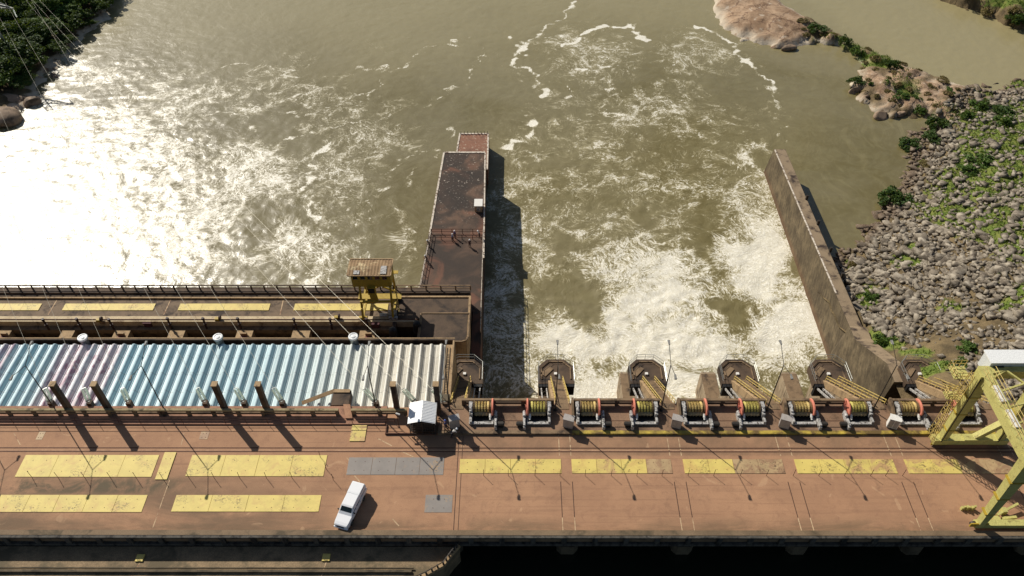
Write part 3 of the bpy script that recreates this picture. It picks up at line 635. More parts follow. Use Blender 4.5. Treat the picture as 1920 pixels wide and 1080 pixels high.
# grass: blades in tufts where the bank is green
n = 42000
gx = RNG.uniform(58, 150, n * 3); gy = RNG.uniform(60, 225, n * 3)
gi = np.clip(np.round((gx - TX[0]) / .8).astype(int), 0, len(TX) - 1); gj = np.clip(np.round((gy - TY[0]) / .8).astype(int), 0, len(TY) - 1)
gz = TZ[gj, gi]; ok = (RNG.uniform(0, 1, n * 3) < sstep(TG[gj, gi], .3, .85)) & (gz > -25.1)
gx, gy, gz = gx[ok][:n], gy[ok][:n], gz[ok][:n]; m = len(gx)
a = RNG.uniform(0, 6.28, m); h = RNG.uniform(.25, .7, m); wd = RNG.uniform(.06, .14, m); lx, ly = RNG.normal(0, .22, m), RNG.normal(0, .22, m)
V = np.stack([np.stack([gx - np.cos(a) * wd, gy - np.sin(a) * wd, gz], -1), np.stack([gx + np.cos(a) * wd, gy + np.sin(a) * wd, gz], -1), np.stack([gx + lx, gy + ly, gz + h], -1)], 1).reshape(-1, 3)
GRASS = leaf_mat('grass_blades', lin(106, 126, 52), lin(86, 110, 44), lin(134, 140, 72))
o = bpy.data.objects.new('grass', raw_mesh('grass', V, np.arange(len(V)).reshape(-1, 3), GRASS)); COL.objects.link(o); tag(o, 'bright green grass growing between the stones of the right bank', 'grass', None, 'stuff')

# ------------------------------------------------------------------ the dam crest
PX_PIER = [-7.05 + 13.1 * k for k in range(6)]
YK0, YK1 = 41.5, 42.1                                   # upstream kerb
XL, XR = -125.0, 75.0
mb = MB(); mb.box(XL, PX_PIER[0] - 2.25, 42.1, 58.9, -1.2, 0.0); mb.box(PX_PIER[0] - 2.25, XR, 42.1, 59.3, -1.2, 0.0); structure(mb.build('deck_road', DECK))
mb = MB(); mb.box(XL, XR, YK0, YK1, -1.0, .45)
kerb = mb.build('kerb_wall', mk('kerb_concrete', lin(134, 112, 86), lin(108, 90, 68), .3, lin(86, 74, 55), lo=.5, hi=.66, sscale=.35, bump=.2)); tag(kerb, 'long low concrete kerb along the upstream edge of the roadway', 'kerb')
# upstream balustrade face under the kerb
t = thing('dam_wall', 'dark shaded upstream concrete face of the dam below the kerb', 'dam', (0, 41.2, -1.5))
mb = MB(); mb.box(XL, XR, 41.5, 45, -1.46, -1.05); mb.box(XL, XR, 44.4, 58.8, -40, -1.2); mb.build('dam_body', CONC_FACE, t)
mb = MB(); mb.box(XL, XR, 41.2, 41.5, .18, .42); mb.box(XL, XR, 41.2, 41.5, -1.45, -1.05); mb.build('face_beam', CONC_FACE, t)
x = XL + 1
while x < XR:
    mb = MB(); mb.box(x, x + .55, 41.24, 41.5, -1.05, .18); mb.build('face_post', CONC_FACE, t); x += 3.4
mb = MB()
for xc in PX_PIER: mb.prism([(xc - 1.2, 44.4), (xc + 1.2, 44.4), (xc + 1.2, 42.5), (xc + .7, 42.0), (xc - .7, 42.0), (xc - 1.2, 42.5)], -40, -3.2)
mb.build('pier_nose', CONC_OLIVE, t)
# lower upstream platform at the bottom left
e = [P(862, 1016, -1.5), P(848, 1040, -1.5), P(832, 1062, -1.5), P(800, 1080, -1.5), P(770, 1094, -1.5)]
ep = [(v.x, min(v.y, 41.15)) for v in e]; ep[0] = (ep[0][0], 41.15)
LOW = mk('intake_deck_concrete', lin(158, 134, 102), lin(130, 111, 84), .22, lin(100, 88, 66), lo=.45, hi=.62, sscale=.3, bump=.3, fine=.3)
mb = MB(); mb.prism([(XL, 41.15)] + ep[:1][:1] + ep[1:] + [(ep[-1][0], 30), (XL, 30)], -40, -1.5); structure(mb.build('intake_deck', LOW))
t = thing('edge_wall', 'curved low parapet with rail posts at the end of the lower deck', 'parapet', (ep[2][0], ep[2][1], -1.5))
mb = MB(); mp = MB()
for a, b in zip(ep[:-1], ep[1:]):
    a3, b3 = Vector((a[0], a[1], -1.25)), Vector((b[0], b[1], -1.25)); mb.bar(a3, b3, .3, .5)
    for q in np.linspace(0, 1, 4)[:-1]:
        c = a3.lerp(b3, q); mp.box(c.x - .08, c.x + .08, c.y - .08, c.y + .08, -1.0, -.4)
    mp.tube([a3 + Vector((0, 0, .8)), b3 + Vector((0, 0, .8))], .05)
mb.build('parapet', CONC_TAN, t); mp.build('rail_posts', STEEL, t)
yl = YY(1073, -1.5)
mb = MB(); mb.box(XL, XX(772, 1073, -1.5), yl - .12, yl + .12, -1.5, -1.2); mb.cyl((XL, yl + .35, -1.3), (XX(776, 1070, -1.5), yl + .35, -1.3), .09, .09, 8)
tag(mb.build('pipe_kerb', CONC_OLIVE), 'narrow kerb and pipe running along the lower deck', 'kerb')
for x, y, lab in ((263, 1047, 'small yellow hatch cover on the lower deck, further left of two'), (612, 1046, 'small yellow hatch cover on the lower deck, nearer the curved parapet')):
    p = P(x, y, -1.5); t = thing('hatch_cover', lab, 'hatch', (p.x, p.y, -1.5))
    mb = MB(); mb.box(p.x - .42, p.x + .42, p.y - .42, p.y + .42, -1.5, -1.34); mb.build('lid', PLATE_Y, t, bevel=.02)
    mb = MB(); mb.tube([(p.x - .15, p.y - .3, -1.33), (p.x - .15, p.y - .3, -1.26), (p.x + .15, p.y - .3, -1.26), (p.x + .15, p.y - .3, -1.33)], .02); mb.build('handle', STEEL, t)
mb = MB()
for a, b in (((263, 1054), (245, 1082)), ((612, 1053), (602, 1082))):
    p, q = P(*a, -1.5), P(*b, -1.5); mb.add([(p.x - .05, p.y, -1.494), (p.x + .05, p.y, -1.494), (q.x + .05, q.y, -1.494), (q.x - .05, q.y, -1.494)], [(0, 1, 2, 3)])
LINE = mk('joint_pale', lin(206, 178, 140), lin(170, 138, 106), 1.5, lin(140, 104, 80), lo=.5, hi=.62, sscale=1.2)
DKLINE = mk('joint_dark', lin(88, 62, 48), lin(66, 46, 36), 3)
structure(mb.build('lower_deck_joint', LINE))

# raised operating floors
YS = YY(815)                                           # front edge of the winch floor
mb = MB(); mb.box(PX_PIER[0] - 2.2, 70, YS, 59.35, -1.0, .28); structure(mb.build('winch_floor', mk('winch_floor_paint', lin(142, 112, 88), lin(120, 94, 72), .5, lin(88, 68, 52), lo=.5, hi=.7, bump=.2)))
t = thing('floor_edge', 'yellow painted edge beam along the front of the winch floor', 'edge beam', (20, YS, .28))
mb = MB(); mb.box(PX_PIER[1] + 1.0, 58.2, YS - .04, YS + .42, .0, .30); mb.build('painted_edge', mk('edge_yellow', lin(206, 180, 74), lin(150, 128, 60), 1.0, lin(104, 84, 48), lo=.42, hi=.6, sscale=.6, rough=.6), t)
mb = MB(); mb.box(PX_PIER[0] - 2.2, PX_PIER[1] + .98, YS - .04, YS + .42, .0, .30); mb.build('bare_edge', CONC_BROWN, t)
YW = YY(797)
mb = MB(); mb.box(XL, XX(722, 797), YW, 58.95, -1.0, .20); structure(mb.build('walkway', mk('walkway_paint', lin(168, 124, 98), lin(150, 110, 86), .4, lin(120, 90, 70), lo=.5, hi=.7)))
mb = MB(); mb.box(XX(722, 817), XX(850, 817), YS - .02, YS + .10, 0, .25); mb.box(XX(722, 817), XX(722, 817) + .12, YS + .1, YW, 0, .25)
tag(mb.build('kerb_edge', RUST), 'thin dark kerb in front of the white-roofed kiosk', 'kerb')

# joints, rails and lines on the roadway
mj, md = MB(), MB()
def strip(mb, x0, y0, x1, y1, w, z=.004):
    d = Vector((x1 - x0, y1 - y0, 0)).normalized(); n = Vector((-d.y, d.x, 0)) * w / 2
    mb.add([(x0 - n.x, y0 - n.y, z), (x0 + n.x, y0 + n.y, z), (x1 + n.x, y1 + n.y, z), (x1 - n.x, y1 - n.y, z)], [(0, 1, 2, 3)])
for k, xc in enumerate(PX_PIER[1:]):
    for s in (-.68, .68):
        strip(mj, xc + s, 51.9, xc + s, 54.8, .10); strip(md, xc + s, 43.9, xc + s, 48.4, .09); strip(mj, xc + s, 42.15, xc + s, 43.85, .10)
for x in (318, -20, 856):
    X = XX(x, 900); strip(md if x == 856 else mj, X, 42.5 if x != 856 else 42.2, X, 48.6 if x != 856 else 54.6, .09)
strip(md, XX(864, 900), 42.2, XX(864, 900), 54.6, .07)
for a, b in (((38, 834), (26, 812)), ((340, 834), (345, 812))):
    p, q = P(*a), P(*b); strip(mj, p.x, p.y, q.x, q.y, .08)
for a, b in (((706, 821), (735, 836)), ((752, 846), (780, 859)), ((665, 892), (676, 905)), ((735, 972), (748, 986)), ((650, 858), (660, 870))):
    p, q = P(*a), P(*b); strip(mj, p.x, p.y, q.x, q.y, .12)
x = XL
while x < XR:
    w_ = random.uniform(3, 9)
    if random.random() < .8 or x > -12: strip(mj, x, 42.28, min(x + w_, XR), 42.28, random.choice((.07, .10, .12)), .006)
    x += w_ + random.uniform(.2, 1.5)
structure(mj.build('painted_joints', LINE)); structure(md.build('dark_joints', DKLINE))
for yp, lab in ((52.95, 'crane rail sunk in the roadway, the one nearer the winches'), (52.45, 'crane rail sunk in the roadway, the one nearer the yellow plates')):
    mb = MB(); mb.box(XL, XR, yp - .055, yp + .055, 0.002, .03); tag(mb.build('crane_rail', RUST), lab, 'rail')
mb = MB(); strip(mb, XL, 52.62, XR, 52.62, .10); structure(mb.build('rail_bed', mk('rail_bed', lin(196, 158, 126), lin(164, 124, 96), .8, rough=.8)))

# cover plates
def plate(x0, x1, y0, y1, mats, label, n=4, z=.05, cat='cover plate', dark_last=None, group=None):
    ym = (y0 + y1) / 2; X0, X1 = XX(x0, ym), XX(x1, ym); Y0, Y1 = YY(y1), YY(y0)
    t = thing('cover_plate', label, cat, ((X0 + X1) / 2, (Y0 + Y1) / 2, 0), group)
    w_ = (X1 - X0) / n
    for i in range(n):
        mb = MB(); mb.box(X0 + i * w_ + (.02 if i else 0), X0 + (i + 1) * w_ - (.02 if i < n - 1 else 0), Y0, Y1, 0.003, z + .004 * (i % 2))
        m = mats[i] if isinstance(mats, (list, tuple)) else mats
        o = mb.build('panel' if n > 1 else 'sheet', m, t)
    mb = MB()
    for i in range(n):
        for j in range(2):
            for k in range(2):
                cx_, cy_ = X0 + (i + .3 + .4 * j) * w_, Y0 + (Y1 - Y0) * (.25 + .5 * k); mb.cyl((cx_, cy_, z), (cx_, cy_, z + .012), .05, .05, 6)
    mb.build('lifting_eyes', RUST, t)
    return t
plate(38, 291, 854, 895, PLATE_Y, 'long yellow cover plate with dark scrapes in the upper row, far left', 4)
plate(300, 322, 849, 900, PLATE_O if False else PLATE_Y, 'narrow upright yellow cover plate between two long ones', 1, .10)
plate(354, 610, 854, 893.5, [PLATE_Y, PLATE_Y, PLATE_Y, PLATE_Y], 'long yellow cover plate in the upper row, left of the grey plate', 4)
plate(-6, 271, 929, 961, PLATE_Y, 'long yellow cover plate in the lower row at the left edge', 5)
plate(326, 600, 929, 960, PLATE_Y, 'long yellow cover plate in the lower row beside the pickup', 4)
plate(652, 832, 858, 890.5, [PLATE_G] * 4, 'long grey cover plate with bolt heads above the pickup', 4, .03)
plate(797, 848, 928, 961, PLATE_G, 'small square grey plate stained orange, right of the pickup', 1, .02)
plate(658, 686, 798, 828, PLATE_W, 'single yellow plate by the railing gap, left of the kiosk', 1, .10)
plate(70, 82, 810, 825, PLATE_O, 'small beige plate between rail and walkway, leftmost', 1, .02)
plate(375, 391, 810, 824, PLATE_O, 'small beige plate between rail and walkway, right of a leaning column shadow', 1, .02)
bayn = ['below the first two winches from the kiosk', 'in the second spillway bay, with one bare rusty panel', 'in the third spillway bay, half of it bare and blotched', 'in the fourth spillway bay, rubbed along its lower edge', 'in the crane shadow, its right part bare']
for i, (a, b, ms) in enumerate([(862, 1052, [PLATE_Y] * 4), (1072, 1259, [PLATE_Y, PLATE_W, PLATE_Y, PLATE_O]), (1282, 1469, [PLATE_Y, PLATE_Y, PLATE_O, PLATE_O]), (1492, 1678, [PLATE_Y, PLATE_Y, PLATE_W, PLATE_W]), (1699, 1900, [PLATE_W, PLATE_W, PLATE_O, PLATE_O])]):
    plate(a, b, 861, 887.5, ms, 'slot cover of four panels ' + bayn[i], 4)

# marker posts standing along the plates
pm = MB(); pm.cyl((0, 0, 0), (0, 0, 1.25), .03, .03, 6); pm.cyl((0, 0, 1.25), (0, 0, 1.3), .045, .03, 6)
o0 = pm.build('marker_post', RUST); o0.location = P(60, 895)
GP = 'thin posts along the cover plates'; LP = 'thin rusty marker post standing on the roadway beside the yellow cover plates'
tag(o0, LP, 'post', GP)
xsP = [110, 160, 208, 256, 305, 355, 402, 450, 500, 548, 907, 953, 1003, 1050, 1097, 1146, 1194, 1241, 1290, 1338, 1388, 1437, 1487, 1535, 1583, 1632, 1660, 1692]
for x in xsP:
    o = o0.copy(); COL.objects.link(o); o.location = P(x, 892 if x > 800 else 897)
for a in ((612, 880), (625, 900), (601, 858)):
    o = o0.copy(); COL.objects.link(o); o.location = P(*a)

# ------------------------------------------------------------------ guard rails
BEAM_OLIVE = mk('beam_olive', lin(164, 146, 108), lin(134, 118, 84), 1.0, lin(84, 74, 52), lo=.5, hi=.66, sscale=1.2)
def guard(x0, x1, Y, z0, label, step=3.2, m1=None, m2=CONC_BROWN, h=1.15, cat='guard rail', grp=None):
    t = thing('guard_rail', label, cat, ((x0 + x1) / 2, Y, z0), grp)
    mb = MB(); mb.box(x0, x1, Y - .16, Y + .16, z0 + h - .26, z0 + h); mb.build('top_beam', m1 or BEAM_OLIVE, t)
    mb = MB(); mb.box(x0, x1, Y - .12, Y + .12, z0 + .30, z0 + .62); mb.build('lower_beam', m2, t)
    n = max(2, int((x1 - x0) / step) + 1)
    for i in range(n):
        x = x0 + .2 + (x1 - x0 - .4) * i / (n - 1); mb = MB(); mb.box(x - .2, x + .2, Y - .14, Y + .14, z0, z0 + h - .26)
        mb.box(x - .2, x + .2, Y - .10, Y + .10, z0 + h - .27, z0 + h - .01) if False else None
        mb.build('post', m2, t)
    return t
YG = 57.6
guard(XX(-260, 775), XX(308, 775), YG, .2, 'olive concrete guard rail in front of the blue end of the long roof', 3.0)
guard(XX(309, 775), XX(638, 775), YG, .2, 'olive concrete guard rail in front of the pale blue middle of the roof', 3.0)
guard(XX(662, 775), XX(765, 775), YG, .2, 'short olive concrete guard rail left of the kiosk', 3.0)
t = thing('pipe_railing', 'thin rusty pipe railing along the edge of the walkway by the roof', 'railing', (-40, YW + .12, .2))
mb, mp = MB(), MB(); xx = -90.0; xe = XX(742, 797)
for z in (.65, 1.2): mb.cyl((xx, YW + .15, z), (xe, YW + .15, z), .03, .03, 6)
while xx < xe: mp.cyl((xx, YW + .15, .2), (xx, YW + .15, 1.2), .03, .03, 6); xx += 2.6
mb.build('rails', RUST, t); mp.build('posts', RUST, t)
bays = ['first', 'second', 'third', 'fourth', 'fifth']
for k in range(5):
    guard(PX_PIER[k] + 1.35 - (.8 if k == 0 else 0), PX_PIER[k + 1] - 1.1, 59.1, .28, 'brown concrete guard rail behind the winches of the %s bay from the kiosk' % bays[k], 3.6, CONC_BROWN, CONC_DARK)
for k in range(1, 6):
    xc = PX_PIER[k]; mb = MB(); mb.prism_x([(57.0, .28), (59.3, .28), (59.3, 1.55), (58.5, 1.55), (57.0, .9)], xc + 1.05, xc + 1.3)
    tag(mb.build('end_slab', CONC_BROWN), 'upright concrete slab beside the stair head at the start of the %s' % (('%s bay' % bays[k]) if k < 5 else 'crane side abutment'), 'wall')

# ------------------------------------------------------------------ spillway piers, platforms, stairs
def tubes(mb, pts, r=.03): mb.tube(pts, r, 5)
ordn = ['next to the powerhouse, in shade', 'nearest the guide wall in the open spillway', 'second from the powerhouse in the foaming water', 'third from the powerhouse in the foaming water', 'at the foot of the right training wall', 'on the right bank beside the crane']
for k, xc in enumerate(PX_PIER):
    t = thing('spillway_pier', 'concrete spillway pier with railed platform, ' + ordn[k], 'pier', (xc, 66, -9))
    mb = MB(); mb.prism_x([(59.0, -30), (72.9, -30), (72.9, -10.0), (70.0, -10.0), (59.6, -1.4), (59.0, -1.4)], xc - 1.15, xc + 1.15); mb.build('pier_body', CONC_PIER, t)
    if k < 5:
        mb = MB(); mb.prism([(xc - 2.1, 70.0), (xc + .4, 70.0), (xc + .4, 80.4), (xc + .2, 80.7), (xc - 1.9, 80.7), (xc - 2.1, 80.4)], -30, -20.0); nz = mb.build('pier_nose', CONC_PIER, t)
        mb = MB(); mb.box(xc - 2.0, xc + .3, 73.0, 80.3, -19.995, -19.9); mb.build('nose_top', CONC_BROWN, nz)
    y0, y1, hw, ch = 69.7, 74.2, 2.6, 1.35
    pl = [(xc - hw, y0), (xc + hw, y0), (xc + hw, y1 - ch), (xc + hw - ch, y1), (xc - hw + ch, y1), (xc - hw, y1 - ch)]
    mb = MB(); mb.prism(pl, -10.0, -9.0); pf = mb.build('platform', CONC_DARK, t)
    inn = [(xc + (x - xc) * .8, y0 + .3 + (y - y0) * .82) for x, y in pl[2:]] + [(xc - hw * .8, y0 + .8)]
    mb = MB(); q = [(xc + hw * .8, y0 + .8)] + inn
    for a, b in zip(q[:-1], q[1:]): mb.bar((a[0], a[1], -8.93), (b[0], b[1], -8.93), .16, .14)
    mb.bar((xc - 1.9, 71.2, -8.93), (xc - .7, 72.6, -8.93), .9, .14); mb.build('floor_hatch', CONC_BROWN, t)
    mb = MB(); mb.box(xc - .3, xc + .12, y0 + 1.5, y0 + 1.9, -9, -8.75); mb.build('white_box', WHITE_BOX, t)
    mb = MB(); ring = [Vector((x * .97 + xc * .03, y, 0)) for x, y in pl[1:]] + [Vector((pl[0][0] * .97 + xc * .03, pl[0][1], 0))]
    for z in (-8.45, -7.9): tubes(mb, [v + Vector((0, 0, z)) for v in ring])
    for a, b in zip(ring[:-1], ring[1:]):
        m = max(1, int((b - a).length / 1.1))
        for i in range(m):
            c = a.lerp(b, i / m); mb.cyl((c.x, c.y, -9), (c.x, c.y, -7.9), .03, .03, 5)
    mb.build('railing', GALV, t)
    # dark bracket and the lifting gear on the upstream left corner
    mb = MB(); mb.box(xc - 2.5, xc - 1.25, y0 - .5, y0 - .02, -11.2, -9.05); mb.build('bracket', BLACK, t)
    mb = MB(); mb.box(xc + 1.25, xc + 2.5, y0 - .5, y0 - .02, -11.0, -9.05); mb.build('bracket', BLACK, t)
    # radial gate arms
    for s in ((-1,) if k else (1,)):
        ga = thing('radial_gate', 'white lattice gate arm by the pier ' + ordn[k], 'gate', (xc + s * 1.7, 65, -10))
        mb = MB(); A0, A1 = Vector((xc + s * 1.45, 69.6, -9.7)), Vector((xc + s * 1.45, 61.2, -4.2)); B0, B1 = A0 + Vector((s * .75, 0, 0)), A1 + Vector((s * .75, 0, 0))
        mb.bar(A0, A1, .16, .3); mb.bar(B0, B1, .16, .3); mb.build('beams', GREY, ga)
        mb = MB()
        for i in range(7):
            f0 = i / 7.0; mb.bar(A0.lerp(A1, f0), B0.lerp(B1, f0 + .1), .08, .1)
        mb.build('lattice', STEEL, ga)
    # stair
    st_ = thing('access_stair', 'yellow-railed stair down to the pier ' + ordn[k], 'stair', (xc, 65, -4.5))
    hwS = .85
    mb = MB(); mb.prism_x([(70.3, -9.0), (59.3, .1), (58.4, .1), (58.4, -.5), (59.0, -1.0), (70.3, -10.3)], xc - hwS - .35, xc - hwS + .1)
    mb.prism_x([(70.3, -9.0), (59.3, .1), (58.4, .1), (58.4, -.5), (59.0, -1.0), (70.3, -10.3)], xc + hwS - .1, xc + hwS + .12); mb.build('stringer', CONC_TAN, st_)
    mb = MB()
    for i in range(36):
        y = 59.3 + i * 11.0 / 36; z = .1 - (i + .5) * 9.1 / 36; mb.box(xc - hwS + .1, xc + hwS - .1, y, y + .32, z - .06, z)
    mb.box(xc - hwS + .1, xc + hwS - .1, 58.4, 59.3, .1, .33); mb.build('treads', CONC_BROWN, st_)
    for s in (-1, 1):
        mb = MB(); X_ = xc + s * hwS
        for dz in (.5, 1.0): mb.bar((X_, 59.3, .1 + dz), (X_, 70.3, -9.0 + dz), .09, .07)
        for i in range(10):
            f0 = i / 9; y, z = 59.3 + 11.0 * f0, .1 - 9.1 * f0; mb.bar((X_, y, z - .1), (X_, y, z + 1.0), .06, .06)
        mb.build('handrail', RAIL_YEL, st_)

# ------------------------------------------------------------------ powerhouse roof
ZR = -1.5
XE = XX(849, 648, ZR)
YR0, YR1 = 59.25, YY(650, ZR)
def roof_mat():
    t = NT('roof_sheet'); x, y, z = t.sep(t.pos)
    blue = t.mix(t.ss(t.noise(.5, 3, .6, 0, t.scale(t.pos, (1, .12, .3))), .35, .65), lin(186, 210, 215), lin(168, 197, 204))
    cream = t.mix(t.ss(t.noise(.8, 4, .6, 0, t.scale(t.pos, (1, .2, .3))), .35, .65), lin(218, 212, 196), lin(196, 190, 174))
    mid = t.mix(t.ss(x, -26, -15), lin(196, 206, 202), cream)
    c = t.mix(t.ss(t.math('ADD', x, t.math('MULTIPLY', t.noise(.25, 2, .5), 4)), -34, -20), blue, mid)
    # mauve primer showing in two bands at the far left
    band = t.math('MULTIPLY', t.ss(x, -62.5, -60.0), t.ss(x, -52.0, -54.0))
    band2 = t.ss(x, -67.0, -68.5)
    pm = t.mix(t.ss(t.noise(1.2, 4, .7, .3, t.scale(t.pos, (1, .35, .3))), .48, .60), lin(212, 206, 208), lin(166, 130, 146))
    c = t.mix(t.math('MULTIPLY', t.math('MAXIMUM', band, band2), t.ss(t.noise(.7, 3, .6, 0, t.scale(t.pos, (1, .1, .2))), .3, .5)), c, pm)
    c = t.mix(t.ss(t.noise(1.4, 5, .7, 0, t.scale(t.pos, (2.0, .12, .3))), .56, .7, 0, .45), c, lin(104, 104, 98))
    c = t.mix(t.ss(t.noise(6, 3, .6), .66, .74, 0, .4), c, lin(96, 84, 70))
    wn = t.n.new('ShaderNodeTexWhiteNoise'); wn.noise_dimensions = '1D'; t.l.new(t.math('FLOOR', t.math('DIVIDE', t.math('SUBTRACT', x, XE - .9), 1.352)), wn.inputs['W'])
    v = t.math('ADD', .86, t.math('MULTIPLY', wn.outputs['Value'], .2)); cc = t.n.new('ShaderNodeCombineColor')
    for i in range(3): t.l.new(v, cc.inputs[i])
    c = t.mix(1.0, c, cc.outputs[0], 'MULTIPLY')
    lp = t.math('ABSOLUTE', t.math('SUBTRACT', t.math('FRACT', t.math('DIVIDE', y, 2.9)), .5))
    c = t.mix(t.ss(lp, .022, .008, 0, .5), c, lin(120, 118, 110))
    return t.out(c, .45, 0, .4)
ROOF = roof_mat()
t = thing('powerhouse', 'long powerhouse roof of blue and cream folded sheets', 'building', (-50, 65, ZR))
pit = 1.352; prof = [(0, 0), (.10, .01), (.16, .05), (.30, .05), (.34, .10), (.46, .32), (.58, .50), (.72, .55), (.84, .51), (.97, .35), (1.06, .14), (1.12, .09), (1.24, .09), (1.28, .01)]
nb = 68; X0 = XE - .9 - nb * pit
co = []
for i in range(nb):
    for a, h in prof: co.append((X0 + i * pit + a, h))
co.append((X0 + nb * pit, 0))
V = []; ysr = np.linspace(YR0, YR1, 6)
for y in ysr: V += [(x, y, ZR + h) for x, h in co]
m = len(co); F = [(j * m + i, j * m + i + 1, (j + 1) * m + i + 1, (j + 1) * m + i) for j in range(5) for i in range(m - 1)]
# rounded hoods closing the far end of every fold
b0 = len(V)
for dy, k_ in ((.16, .8), (.26, .45), (.30, .0)): V += [(x, YR1 + dy, ZR + h * k_) for x, h in co]
rows = [5 * m, b0, b0 + m, b0 + 2 * m]
for r0_, r1_ in zip(rows[:-1], rows[1:]): F += [(r0_ + i, r0_ + i + 1, r1_ + i + 1, r1_ + i) for i in range(m - 1)]
mb = MB(); mb.add(V, F); mb.build('roof', ROOF, t)
mb = MB(); mb.box(X0, XE, YR1 + .25, YR1 + 1.2, -26, ZR - .9); mb.box(X0, XE + .2, YR1 + 1.2, YR1 + 1.45, -26, ZR + .0); mb.box(X0, XE, YR0 + .1, YR1 + .25, -26, ZR - .3); mb.build('wall', CONC_DARK, t)
mb = MB(); mb.box(X0, XE + .2, YR1 + 1.45, YR1 + 1.6, ZR - .25, ZR + .04); mb.build('gutter_edge', CONC_TAN, t)
mb = MB(); mb.box(XE - .88, XE, YR0, YR1 + .24, ZR - .25, ZR + .12); mb.box(XE + .01, XE + .22, YR0 - .3, YR1 + .79, -26, ZR + .42); mb.build('end_parapet', CONC_TAN, t)
mb = MB()
for s in (-.72, -.3): mb.bar((XE + s, YR0 + .3, ZR + .2), (XE + s, YR1 - .3, ZR + .2), .05, .06)
for i in range(22): mb.bar((XE - .72, YR0 + .5 + i * .42, ZR + .2), (XE - .3, YR0 + .6 + i * .42, ZR + .2), .04, .04)
mb.build('roof_ladder', STEEL, t)
mb = MB(); mb.box(X0, XE - .9, 58.96, YR0, -4, -1.9); mb.build('front_wall', CONC_BROWN, t)
# hatch hood at the front of the roof
a, b = P(625, 765, -1), P(657, 765, -1)
t = thing('stair_hood', 'sloping concrete stair hood at the front edge of the roof', 'hood', (a.x, 60, -1))
mb = MB(); mb.prism_x([(59.1, -1), (61.4, -1), (61.4, .2), (59.1, .2)], b.x - 2.2, b.x); mb.build('wall', CONC_DARK, t)
mb = MB(); mb.bar((b.x - 6.2, 60.2, -.85), (b.x - 2.1, 61.3, .25), .5, .16, (0, -.5, 1)); mb.build('sloping_beam', CONC_TAN, t)
mb = MB(); mb.box(b.x - 2.2, b.x - .1, 61.0, 61.5, .21, .34); mb.build('cap', CONC_TAN, t)
# landing slab in the railing gap
mb = MB(); p, q = P(641, 780), P(660, 780); mb.prism([(p.x, 59.1), (q.x - .4, 59.1), (q.x + .2, 57.0), (p.x + .6, 57.0)], .2, .42)
tag(mb.build('stair_landing', mk('landing_paint', lin(178, 134, 102), lin(150, 110, 84), .8)), 'small brown landing in the gap of the guard rail', 'landing')

# ------------------------------------------------------------------ draft tube deck
ZD = -13.0
XDE = XX(741, 570, ZD); XB1 = XX(881, 570, ZD)
Ya, Yb = YY(605, ZD), YY(556, ZD)
DD = mk('draft_deck_concrete', lin(126, 106, 84), lin(98, 82, 65), .4, lin(58, 46, 38), lo=.48, hi=.66, bump=.3)
mb = MB(); mb.box(-140, XB1, Ya, Yb + 1.6, -30, ZD); structure(mb.build('draft_deck', DD))
t = thing('rail_beam', 'tan crane rail beam along the edge of the tail deck', 'beam', (-60, Ya, ZD))
y0, y1 = YY(603, ZD + .7), YY(593, ZD + .7); YBEAM = y0
mb = MB(); mb.box(-140, XX(785, 598, ZD), y0, y1, ZD - .6, ZD + .7); mb.build('beam', mk('beam_tan', lin(206, 186, 150), lin(176, 154, 120), .8, lin(120, 96, 74), lo=.52, hi=.7), t)
mb = MB(); mb.box(-140, XX(785, 598, ZD), y0 + .35, y0 + .45, ZD + .7, ZD + .82); mb.build('rail', RUST, t)
mb = MB(); yk = YY(560, ZD); mb.box(-140, XX(700, 560, ZD), yk - .15, yk + .12, ZD, ZD + .3); tag(mb.build('kerb_strip', CONC_TAN), 'pale thin kerb line at the far side of the tail deck', 'kerb')
mb = MB(); mb.box(-140, XB1, Yb + .5, Yb + 1.6, ZD, ZD + .35); tag(mb.build('edge_beam', CONC_DARK), 'dark edge beam carrying the far guard rail of the tail deck', 'beam')
names = ['at the left edge', 'left of the white-capped vents pair', 'in the middle, under the wires', 'under the yellow crane cabin']
for i, (a, b) in enumerate([(-60, 76), (120, 290), (336, 506), (552, 728)]):
    X0_, X1_ = XX(a, 576, ZD), XX(b, 576, ZD); Y0_, Y1_ = YY(582.5, ZD), YY(570, ZD)
    t = thing('cover_plate', 'yellow cover plate on the tail deck ' + names[i], 'cover plate', ((X0_ + X1_) / 2, Y0_, ZD))
    for j in range(4):
        mb = MB(); w_ = (X1_ - X0_) / 4; mb.box(X0_ + j * w_, X0_ + (j + 1) * w_ - .03, Y0_, Y1_, ZD + .004, ZD + .1); mb.build('panel', PLATE_Y, t)
mb = MB()
for a, b in (((107, 562), (90, 590)), ((320, 562), (307, 590)), ((533, 554), (525, 590))):
    p, q = P(*a, ZD), P(*b, ZD); strip(mb, p.x, p.y, q.x, q.y, .16, ZD + .006)
structure(mb.build('draft_deck_joint', LINE))
